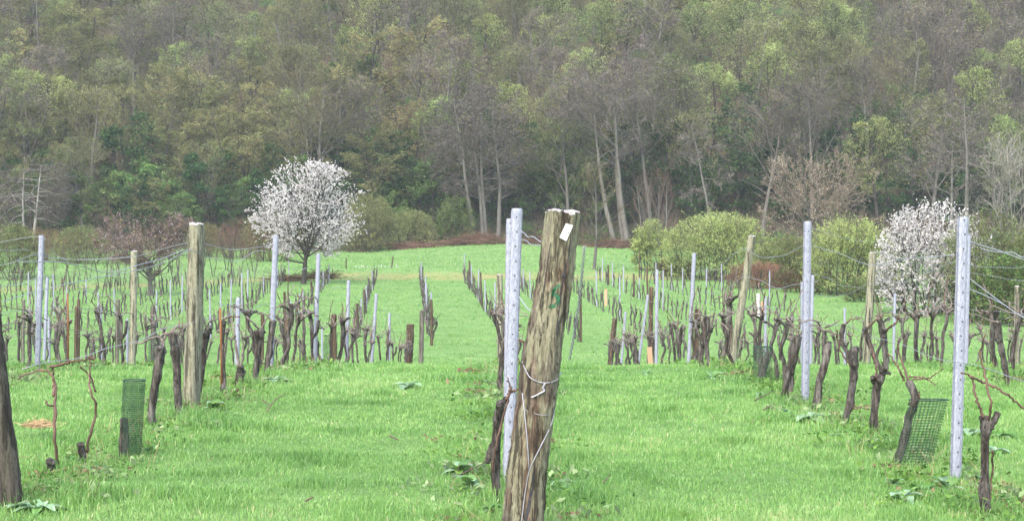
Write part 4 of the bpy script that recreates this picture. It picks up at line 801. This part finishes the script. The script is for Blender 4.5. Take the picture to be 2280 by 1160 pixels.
def far_vines():
    global mass
    for n,(d,x,k,idx) in enumerate(cand):
        xx=x+rng.normal()*.06; yy=d+rng.normal()*.15; z=float(gz(xx,yy)); i=n%3; rz=(n%2)*math.pi+rng.normal()*.2; s=rng.uniform(.85,1.2); ti=rng.normal()*.1
        if n<room:
            if SMO[i] is None: o=SM[i].build('grape_vine',M['vine'],None); SMO[i]=o
            else: o=SMO[i].copy(); COL.objects.link(o)
            o.location=(xx,yy,z); o.rotation_euler=(0,ti,rz); o.scale=(s*1.15,s*1.15,s); tag(o,'small dark vine stump in '+FROW(k),'vine','small vines in '+FROW(k))
        else:
            V=np.concatenate(SM[i].v)*s; c,sn=math.cos(rz),math.sin(rz); V=V+np.stack([V[:,2]*ti,0*V[:,0],0*V[:,0]],1); V=np.stack([V[:,0]*c-V[:,1]*sn,V[:,0]*sn+V[:,1]*c,V[:,2]],1)+[xx,yy,z]
            mass.add(V,[f for f in SM[i].f if 0] or [],0); off=mass.n-len(V)
            for f,m_,sh in SM[i].f: mass.f.append((f+off,0,True))
    tag(mass.build('distant_vines',M['vine']),'rows of small dark vine stumps at the far end of the vineyard','vines',None,'stuff')
far_vines()

# ---------------------------------------------------------------- trellis wires
def row_wire(row,d0,d1,h,label,sag=.05,seed=0,r=.0034,step=5.2):
    rg=np.random.default_rng(seed); d=np.linspace(d0,d1,int((d1-d0)*3)); x=np.full_like(d,RX[row])+.03*np.sin(d*.3+seed)
    dd=np.arange(d0-step,d1+2*step,step); z=np.interp(d,dd,gz(np.full_like(dd,RX[row]),dd))+h-sag*np.sin(np.pi*((d-d0)%step)/step)**2+.012*np.sin(d*3.1+seed)
    wire_obj('trellis_wire',label,[np.column_stack([x,d,z])],r,'wire',None,3)
for row,d0 in (('L1',10.5),('R1',9.6),('L2',18),('R2',18),('L3',27),('R3',27)):
    row_wire(row,d0,50,.84,'low training wire carrying the vine canes along '+ROWN[row],.03,ord(row[1])+ord(row[0]),.0028)
row_wire('L1',10.5,50,1.52,'upper wire sagging between the posts of '+ROWN['L1'],.12,3); row_wire('L2',17,50,1.5,'upper wire sagging between the posts of '+ROWN['L2'],.14,4)
row_wire('R1',11.5,50,1.55,'upper wire sagging between the posts of '+ROWN['R1'],.12,5); row_wire('R2',18,50,1.45,'upper wire sagging between the posts of '+ROWN['R2'],.1,6)
row_wire('R1',16.5,50,1.2,'middle wire between the posts of '+ROWN['R1'],.1,8); row_wire('L2',17,50,1.2,'middle wire between the posts of '+ROWN['L2'],.1,9)
def free_wire(label,pts,r=.003): wire_obj('loose_wire',label,[smooth_path([P(*p) for p in pts],40)],r,'wire',None,4)
free_wire('pair like upper wire running from the large right foreground post past the olive bush',[(2150,533,11.4),(2185,546,11.),(2230,560,10.6),(2262,572,10.3),(2300,585,10)])
free_wire('slack wire just below the upper wire at the large right foreground post',[(2185,554,11.2),(2225,562,10.8),(2255,562,10.4),(2275,572,10.2),(2310,576,10)])
free_wire('slanting wire dropping from the middle of the large right foreground post',[(2154,616,11.4),(2185,640,11),(2240,681,10.4),(2275,705,10.1),(2310,722,9.9)])
free_wire('second slanting wire meeting the first below the large right foreground post',[(2152,641,11.4),(2190,656,11),(2235,678,10.5),(2270,701,10.1),(2310,712,9.9)])
free_wire('thin wire crossing the dark ivy bush at the right edge',[(2140,605,22),(2200,613,21),(2250,622,20),(2310,630,19)],.002)
free_wire('wire from the tall left post past the slim lichen spotted post to the squared post',[(-30,545,22),(92,528,22),(130,572,22.5),(200,578,21),(296,572,19),(360,555,18),(435,540,16.5),(520,556,19),(610,545,21.5)])
free_wire('loose looping wire at the left edge beside the tall post',[(-30,552,20),(20,558,20.4),(60,556,21),(90,570,22),(150,578,22.6),(240,575,24),(296,570,27)])
free_wire('long slack wire falling from the squared post to the left edge',[(435,550,16.5),(350,590,15.5),(250,612,14.5),(150,632,13),(60,655,11.8),(5,672,10.6)])
free_wire('wire curving from the post between the stumps past the cracked post',[(1800,605,16.5),(1850,622,18),(1870,635,20),(1910,640,24),(1960,650,26)],.0025)
free_wire('upper wire from the post between the stumps toward the blackthorn',[(1800,505,16.5),(1840,518,20),(1900,535,24),(1960,540,28)],.0025)

# ---------------------------------------------------------------- vine guards of plastic mesh
def guard(label,px,py,d,rad,h,lean=(0,0),nv_=34,nh=44,flat_=1.,rz=0.,taper=1.,open_=0.):
    x,_=at(px,d); z0=float(gz(x,d)); mb=MB(); a0=np.linspace(open_/2,2*np.pi-open_/2,nv_+1); tt=np.linspace(0,1,nh)
    def pt(a,t):
        r=rad*(1+(taper-1)*t); X=np.cos(a+rz)*r; Y=np.sin(a+rz)*r*flat_; return np.stack([X+lean[0]*t*h,Y+lean[1]*t*h,t*h+0*a],-1)
    w=.0017
    for t in tt:
        p=pt(a0,t); V=np.concatenate([p-[0,0,w],p+[0,0,w]]); n=len(a0); j=np.arange(n-1); mb.add(V,np.stack([j,j+1,n+j+1,n+j],1))
    for a in a0:
        p0,p1=pt(a-w/rad,tt),pt(a+w/rad,tt); n=len(tt); j=np.arange(n-1); mb.add(np.concatenate([p0,p1]),np.stack([j,n+j,n+j+1,j+1],1))
    root=empty('vine_guard',(x,d,z0),label,'vine guard'); m=mb.build('mesh_tube',M['guard'],root); mb=MB(); tube(mb,pt(np.linspace(open_/2,2*np.pi-open_/2,30),np.array(1.)),.005,5); r=mb.build('rim',M['guard'],root); reg(root,m,r); return root
guard('upright green plastic mesh tube standing around a stump on the left',291,1020,12.7,.078,.575,(.045,0),36,42,1,0,1.08)
guard('wide tilted green plastic mesh tube beside the large right foreground post',2030,1045,12.3,.135,.50,(.24,-.02),32,26,.45,0,1.05)
guard('green mesh tube around a stump left of the post between the stumps',1698,850,19.3,.115,.42,(.0,0),30,26,.7,0,.95)
guard('dull green mesh tube beside the short stake wrapped in canes',735,806,29.5,.12,.62,(.02,0),24,30)
guard('faint green mesh tube beside the slim lichen spotted post',345,806,29,.12,.55,(.02,0),24,26)
def stump(label,px,d,h,r,lean,seed):
    rg=np.random.default_rng(seed); mb=MB(); x,y=at(px,d); p=smooth_path([(0,0,-.06),(lean*.4,0,h*.5),(lean,0,h)],16); tube(mb,p,np.linspace(r,r*.85,16),10,0,.12,rg,True,4); o=mb.build('vine_stump',M['vine'],None); o.location=(x,y,float(gz(x,y))); tag(o,label,'stump')
stump('short black stump inside the upright green mesh tube',276,12.68,.29,.035,.0,1)
stump('leaning stump inside the mesh tube left of the post between the stumps',1690,19.3,.36,.05,.12,2)

# ---------------------------------------------------------------- weeds, twigs, straw
M['dock']=None
m=NT('broad weed leaf'); c=m.ramp(m.noise(9,3),[(.35,(.06,.14,.03)),(.65,(.13,.25,.06))]); m.leafy(m.hsv(c,.03,0,.3),.3,0,.06); M['dock']=m.m
m=NT('pale weed leaf'); c=m.ramp(m.noise(9,3),[(.35,(.12,.21,.11)),(.65,(.22,.33,.19))]); m.leafy(m.hsv(c,.02,0,.3),.3,0,.06); M['dockpale']=m.m
def weed_proto(seed,n,L):
    rg=np.random.default_rng(seed); root=empty('dock_plant',(0,0,0),'x','weed','broad leaved weeds along the vine rows')
    for i in range(n):
        az=i*2.4+rg.normal()*.3; ll=L*rg.uniform(.55,1.1); el=rg.uniform(.15,.9); s=np.linspace(0,1,9); wd=ll*.2*np.sin(np.pi*np.clip(s*.95+.05,0,1)**.8)**.8*(s>0)+.004
        out=ll*s*math.cos(el); up=ll*(s*math.sin(el)-.45*s*s); cx,sx=math.cos(az),math.sin(az); fold=rg.uniform(.1,.4)
        mid=np.stack([out*cx,out*sx,up+.01],1); side=np.array([-sx,cx,0]); wav=.08*wd*np.sin(s*9+i)
        V=np.concatenate([mid+side*wd[:,None]+np.stack([0*s,0*s,wd*fold+wav],1),mid,mid-side*wd[:,None]+np.stack([0*s,0*s,wd*fold-wav],1)]); j=np.arange(8)
        mb=MB(); mb.add(V,[np.stack([j,j+1,9+j+1,9+j],1),np.stack([9+j,9+j+1,18+j+1,18+j],1)],0,rg.uniform(-.6,.6),True); reg(root,mb.build('leaf',M['dockpale'] if rg.random()<.42 else M['dock'],root))
    return root
WP=[weed_proto(800+i,n,L) for i,(n,L) in enumerate([(8,.20),(7,.26),(9,.17),(6,.30)])]; wused=set()
rng=np.random.default_rng(810)
WD=[(215,1082,12),(330,1010,12.9),(165,1020,12.4),(500,915,15.9),(520,925,15.6),(470,920,16.2),(610,845,19.2),(640,850,19),(70,835,20),(1065,855,18.6),(1090,850,19),(1020,1040,11.9),(1050,1090,11.1),(1005,1050,12),(1235,1100,10.9),(1250,1080,11.2),(1085,1150,10.2),
    (1750,925,15.6),(1800,945,15),(1840,935,15.2),(1860,985,13.8),(1880,980,13.9),(2060,1110,11),(2110,1100,11.1),(2180,1060,11.6),(1990,1090,11.3),(2240,1110,10.7),(2010,1120,10.7),(1690,880,17.2),(1590,835,19.8),(1440,818,21),(2230,960,14),(2160,960,14),(910,862,18.4),(40,1150,10.3),(90,1145,10.3),(2215,1000,13)]
WR=lambda px:'beside the upright mesh tube' if px<340 else 'at the foot of the squared post' if px<660 else 'on the open grass lane' if px<990 else 'around the numbered post' if px<1300 else 'below the stumps right of the numbered post' if px<1900 else 'below the tilted mesh tube'
for px,py,d in WD:
    i=int(rng.integers(4)); x,y=at(px,d); z=float(gz(x,y))+.015; s=rng.uniform(.4,.95); rz=rng.uniform(0,6.28); lab='leafy broad leaved weed growing '+WR(px); g='broad leaved weeds '+WR(px)
    if i not in wused: wused.add(i); o=WP[i]; o.location=(x,y,z); o.rotation_euler=(0,0,rz); o.scale=(s,s,s); tag(o,lab,None,g)
    else: dup(WP[i],(x,y,z),rz,(s,s,s),lab,g)
def twig(label,pts,d,r=.004,lift=.05):
    q=[]
    for px,py in pts:
        x=(px-CX)/F*d; dd=CZ*F/(py-HY); x=(px-CX)/F*dd; q.append((x,dd,float(gz(x,dd))+lift+.02*len(q)))
    mb=MB(); p=smooth_path(q,12); tube(mb,p,np.linspace(r,r*.6,12),5); tag(mb.build('fallen_twig',M['cane'],None,p[0]),label,'twig')
twig('long bare pruned twig lying left of the old vine with the red cane',[(1010,1080),(1055,1064),(1092,1048)],0,.005)
twig('short brown twig lying in the middle of the left grass lane',[(868,975),(880,988),(888,1000)],0,.007)
twig('pair like pruned twig lying on the grass right of the rusty stake',[(583,900),(603,914)],0,.007); twig('thin pruned twig crossing the other on the grass right of the rusty stake',[(595,922),(612,905),(636,896)],0,.006)
twig('small dark twig low in the left grass lane',[(680,1128),(697,1126)],0,.007); twig('dark twig in the right grass lane near the numbered post',[(1343,1098),(1358,1086)],0,.005)
twig('bent twig beside the weeds below the stumps',[(1680,907),(1705,898),(1722,893)],0,.006); twig('twig on the grass edge left of the post between the stumps',[(1700,930),(1718,922)],0,.007)
rg=np.random.default_rng(77); mb=MB(); n=420; c=np.stack([rg.normal(size=n)*.055,rg.normal(size=n)*.05,np.abs(rg.normal(size=n))*.022+.02],1); v=rg.normal(size=(n,3))*[.035,.03,.012]; spikes(mb,c-v,c+v,.004,rg,0)
x,y=at(86,13.9); o=mb.build('straw_clump',M['straw'],None); o.location=(x,y,float(gz(x,y))+.07); tag(o,'clump of orange straw on the grass near the left edge','straw')
# ---------------------------------------------------------------- ground, hillside, grass
def sheet(name,xs,ys,mat,kind='structure'):
    X,Y=np.meshgrid(xs,ys); Z=gz(X,Y); nx,ny=len(xs),len(ys); V=np.stack([X,Y,Z],-1).reshape(-1,3)
    i=np.arange(nx-1)[None]+np.arange(ny-1)[:,None]*nx; i=i.ravel(); mb=MB(); mb.add(V,np.stack([i,i+1,i+nx+1,i+nx],1),0,None,True); return tag(mb.build(name,mat),name,None,None,kind)
def ground_mat():
    m=NT('meadow grass ground'); n1=m.noise(.35,5,.6); n2=m.noise(3.0,5,.65); n3=m.noise(22,3,.7)
    f=m.math('ADD',m.math('MULTIPLY',n1,.3),m.math('ADD',m.math('MULTIPLY',n2,.35),m.math('MULTIPLY',n3,.35)))
    c=m.ramp(f,[(.36,(.074,.145,.040)),(.5,(.112,.202,.062)),(.64,(.16,.25,.095))])
    # dry straw strip at the far headland and straw coloured scraps
    tc=m.n('TexCoord'); sp=m.n('SeparateXYZ'); m.l(tc.outputs['Object'],sp.inputs[0])
    yw=m.math('ADD',sp.outputs['Y'],m.math('MULTIPLY',m.math('SUBTRACT',m.noise(.25,3),.5),7.))
    # boundary slants with the end of the rows
    yb=m.math('SUBTRACT',yw,m.math('MULTIPLY',m.math('MINIMUM',m.math('ADD',sp.outputs['X'],14.),0.),.75))
    band=m.math('MULTIPLY',m.smooth(yb,116.5,119),m.math('SUBTRACT',1.,m.smooth(yb,121.5,125)))
    band=m.math('MULTIPLY',band,m.smooth(m.noise(.5,3),.3,.6)); c=m.mix(m.math('MULTIPLY',band,.8),c,(.25,.20,.095,1))
    far=m.smooth(sp.outputs['Y'],124,130); c=m.mix(m.math('MULTIPLY',far,.45),c,m.ramp(n2,[(.35,(.075,.155,.055)),(.65,(.15,.22,.085))]))
    ed=m.smooth(m.math('ADD',sp.outputs['Y'],m.math('MULTIPLY',m.noise(.3,4),10)),168,173); c=m.mix(ed,c,(.06,.06,.035,1))
    sc=m.smooth(m.noise(1.1,5,.75,off=(4,9,0)),.70,.76); sc=m.math('MULTIPLY',sc,.55); c=m.mix(sc,c,(.27,.21,.11,1))
    m.principled(c,.95,normal=m.bump(m.noise(40,3,.7),.9,.05),spec=.1); return m.m
def hill_mat():
    m=NT('wood floor'); f=m.noise(.16,5,.6); c=m.ramp(m.noise(1.5,5,.7),[(.35,(.045,.035,.024)),(.65,(.10,.078,.05))]); g=m.ramp(m.noise(2,4,.7),[(.35,(.03,.07,.02)),(.65,(.06,.12,.03))])
    c=m.mix(m.smooth(f,.50,.64),c,g); m.principled(c,.95,normal=m.bump(m.noise(3,4,.7),.8,.2),spec=.1); return m.m
def uneven(lo,hi,core,s0,s1):
    a=list(np.arange(-core,core+.01,s0)); 
    while a[-1]<hi: a.append(a[-1]+max(s0,min(s1,(a[-1]-core)*.15+s0)))
    b=[]; x=-core
    while x>lo: x-=max(s0,min(s1,(-core-x)*.15+s0)); b.append(x)
    return np.array(b[::-1]+a)
gx=uneven(-230,230,26,.8,14)
gy=np.concatenate([np.arange(-80,4,4.),np.arange(4,80,.6),np.arange(80,172,1.5),[172.]])
sheet('ground',gx,gy,ground_mat())
sheet('hillside',uneven(-230,230,90,3,14),np.concatenate([[172.],np.arange(174,300,3.),np.arange(300,421,12.)]),hill_mat())
def lattice(rng,n,scale):
    g=rng.random((n,n))
    def f(x,y):
        u=(x*scale)%n; v=(y*scale)%n; i=u.astype(int)%n; j=v.astype(int)%n; a=u-np.floor(u); b=v-np.floor(v); a=a*a*(3-2*a); b=b*b*(3-2*b); i1=(i+1)%n; j1=(j+1)%n
        return (g[i,j]*(1-a)+g[i1,j]*a)*(1-b)+(g[i,j1]*(1-a)+g[i1,j1]*a)*b
    return f
def grass_mat(name,stops):
    m=NT(name); at_=m.n('Attribute',attribute_name='tint'); c=m.ramp(at_.outputs['Fac'],stops); m.leafy(c,.35,.55,.04); return m.m
M['grass']=grass_mat('grass blades',[(0,(.070,.165,.038)),(.3,(.118,.255,.058)),(.6,(.172,.322,.084)),(.85,(.235,.365,.125)),(1,(.40,.35,.19))])
def blades(mb,x,y,h,w,rng,tint,bend=.5):
    n=len(x); z=gz(x,y); az=rng.uniform(0,6.283,n); wd=np.stack([np.cos(az),np.sin(az),0*az],1)*(w*.5)[:,None]; la=rng.uniform(0,6.283,n); ln=h*bend*np.abs(rng.normal(size=n)); L=np.stack([np.cos(la)*ln,np.sin(la)*ln,0*ln],1)
    b=np.stack([x,y,z-.008],1); mid=b+L*.3+np.stack([0*h,0*h,h*.6],1); tip=b+L+np.stack([0*h,0*h,h*(1-.25*np.minimum(1,ln/h))],1)
    V=np.stack([b-wd,b+wd,mid+wd*.8,mid-wd*.8,tip],1).reshape(-1,3); i=np.arange(n)*5
    mb.add(V,[np.stack([i,i+1,i+2,i+3],1),np.stack([i+3,i+2,i+4],1)],0,np.repeat(tint,5))
def lawn():
    rng=np.random.default_rng(900); f1=lattice(rng,64,2.2); f2=lattice(rng,64,.6); f3=lattice(rng,64,6.); mb=MB()
    for d0,d1,den,hh,w in ((7.2,10,4600,.036,.0040),(10,14,3600,.036,.0052),(14,19,2400,.036,.007),(19,26,1200,.036,.010),(26,36,420,.04,.016),(36,52,150,.042,.022),(52,78,90,.045,.028),(78,124,40,.055,.04),(124,167,22,.09,.05)):
        hw=d1*.312+2.2; n=int(den*(d1-d0)*2*hw); x=rng.uniform(-hw,hw,n); y=rng.uniform(d0,d1,n); k=np.abs(x)<y*.312+2.2; x,y=x[k],y[k]
        a=f1(x+50,y); b=f2(x+50,y); c=f3(x+50,y); near=np.min([np.abs(x-v) for v in (-6.05,-3.05,-.03,2.97,6.0)],0); rowy=np.exp(-(near/.38)**2)*(y<52)
        keep=rng.random(len(x))<(.55+.6*c); x,y,a,b,c,rowy=[q[keep] for q in (x,y,a,b,c,rowy)]
        tall=np.clip((a-.62)/.25,0,1); h=hh*(.55+.55*a+.5*b)*rng.uniform(.6,1.4,len(x))*(1+.7*tall)*(1+.9*rowy*c)
        t=.44+.38*(b-.5)+.40*(c-.5)-.24*tall+rng.normal(size=len(x))*.13-.10*rowy+(rng.random(len(x))<.018+.06*rowy)*.5
        blades(mb,x,y,h,w*rng.uniform(.7,1.3,len(x)),rng,np.clip(t,0,1),.55)
    # tussocks at the foot of the rows and around the posts
    cs=[(-3.05,d) for d in np.arange(11,30,.8)]+[(2.97,d) for d in np.arange(10.5,30,.8)]+[(-.03,d) for d in np.arange(9.4,22,.7)]+[(-6.05,d) for d in np.arange(19,30,.9)]+[(6.,d) for d in np.arange(19,30,.9)]
    for bx,by in BASES:
        if by<36:
            n=int(70*min(1,16/by)+20); a_=rng.uniform(0,6.28,n); q=.04+np.abs(rng.normal(size=n))*.06; blades(mb,bx+q*np.cos(a_),by+q*np.sin(a_),rng.uniform(.05,.15,n),np.full(n,.005)*(by/12)**.6,rng,np.clip(rng.uniform(.05,.5)+rng.normal(size=n)*.13+(rng.random(n)<.2)*.45,0,1),.6)
    for cx,cy in cs:
        if rng.random()<.3: continue
        n=int(rng.uniform(60,240)); s=rng.uniform(.06,.2); x=cx+rng.normal()*.22+rng.normal(size=n)*s; y=cy+rng.normal()*.3+rng.normal(size=n)*s; x,y=np.asarray(x),np.asarray(y); base=rng.uniform(.08,.5)
        blades(mb,x,y,rng.uniform(.07,.17,n),np.full(n,.0055)*rng.uniform(.7,1.3,n)*(cy/12)**.6,rng,np.clip(base+rng.normal(size=n)*.13+(rng.random(n)<.12)*.45,0,1),.8)
    tag(mb.build('grass',M['grass']),'short fresh green grass of the vineyard lanes','grass',None,'stuff')
lawn()
def row_weeds():
    rng=np.random.default_rng(950); mb=MB()
    for cx,d0,d1 in ((-3.05,10.5,48),(2.97,10,48),(-.03,9.2,40),(-6.05,19,48),(6.,19.5,48)):
        n=int((d1-d0)*5.5); y=d0+(d1-d0)*rng.random(n)**1.5; x=cx+rng.normal(size=n)*.24
        for i in range(n):
            k=int(rng.uniform(8,34)); s=rng.uniform(.05,.16); m_=int(rng.choice(4,p=[.42,.22,.2,.16])); hh=[.09,.07,.03,.10][m_]*rng.uniform(.5,1.4)
            px_=x[i]+rng.normal(size=k)*s; py_=y[i]+rng.normal(size=k)*s; p=np.stack([px_,py_,gz(px_,py_)+.012+rng.random(k)*hh],1)
            leaves(mb,p,[.045,.06,.05,.03][m_]*rng.uniform(.7,1.3)*(y[i]/14)**.4,rng,m_,rng.uniform(-.7,.7,k),.5,.55)
        q=int((d1-d0)*26); y=d0+(d1-d0)*rng.random(q)**1.4; x=cx+rng.normal(size=q)*.22; p=np.stack([x,y,gz(x,y)+.015],1); v=rng.normal(size=(q,3))*[.07,.07,.03]; v[:,2]=np.abs(v[:,2]); v[::5]+=[0,0,.13]; spikes(mb,p,p+v,.005*(y/13)**.5,rng,4,rng.uniform(-.5,.5,q))
    tag(mb.build('row_weeds',[M['weed_green'],M['weed_pale'],M['leaf_litter2'],M['weed_dark'],M['dry_stem']]),'mixed low weeds, dead stems and litter under the vine rows','weeds',None,'stuff')
M['weed_green']=foliage('weed leaves',(.07,.16,.035),(.14,.26,.06),.03,.3,6)
M['weed_pale']=foliage('pale weed leaves',(.15,.24,.10),(.26,.35,.18),.03,.3,6)
M['weed_dark']=foliage('nettle leaves',(.035,.09,.025),(.07,.15,.04),.03,.3,6)
M['leaf_litter2']=foliage('dead leaves',(.14,.10,.06),(.26,.2,.12),.02,.3,6)
M['dry_stem']=foliage('dry stems',(.16,.12,.07),(.34,.27,.16),.02,.3,6,.1)
row_weeds()
# ---------------------------------------------------------------- air
def haze(density,col=(.80,.86,.92)):
    mb=MB(); box(mb,(0,170,48.5),(480,520,105)); m=bpy.data.materials.new('damp air'); m.use_nodes=True; t=m.node_tree; t.nodes.clear(); o=t.nodes.new('ShaderNodeOutputMaterial'); v=t.nodes.new('ShaderNodeVolumePrincipled'); v.inputs['Color'].default_value=col+(1,); v.inputs['Density'].default_value=density; v.inputs['Anisotropy'].default_value=0.
    t.links.new(v.outputs[0],o.inputs['Volume']); tag(mb.build('haze',m),'thin damp haze','haze',None,'stuff')
HAZE=.00024
if HAZE: haze(HAZE)
EXPO=2.27
# ---------------------------------------------------------------- light and camera
W=bpy.data.worlds.new('World'); C.world=W; W.use_nodes=True; nt=W.node_tree; bg=nt.nodes['Background']; sky=nt.nodes.new('ShaderNodeTexSky'); sky.sky_type='NISHITA'; sky.sun_disc=False
EL,RO=RAD(52),RAD(205); sky.sun_elevation=EL; sky.sun_rotation=RO; sky.air_density=1.; sky.dust_density=4.; sky.ozone_density=1.
nt.links.new(sky.outputs[0],bg.inputs[0]); bg.inputs[1].default_value=.15
sun=bpy.data.lights.new('sun','SUN'); sun.energy=.6; sun.angle=RAD(130); sun.color=(1,.96,.90); so=bpy.data.objects.new('sun',sun); COL.objects.link(so)
from mathutils import Vector
sd=Vector((math.sin(RO)*math.cos(EL),math.cos(RO)*math.cos(EL),math.sin(EL))); so.rotation_euler=sd.to_track_quat('Z','Y').to_euler(); so.location=(0,0,60)
cam=bpy.data.cameras.new('camera'); co=bpy.data.objects.new('camera',cam); COL.objects.link(co); co.location=(0,0,CZ); co.rotation_euler=(math.pi/2,0,0)
cam.sensor_width=36; cam.lens=36*F/2280; cam.shift_y=-(580-HY)/2280; cam.clip_end=2000; cam.clip_start=.1; C.camera=co
C.view_settings.view_transform='Standard'; C.view_settings.look='None'; C.view_settings.gamma=1; C.view_settings.exposure=EXPO
C.cycles.max_bounces=5; C.cycles.diffuse_bounces=3; C.cycles.glossy_bounces=2; C.cycles.transmission_bounces=4; C.cycles.volume_bounces=1; C.cycles.use_denoising=True; C.cycles.caustics_reflective=False; C.cycles.caustics_refractive=False
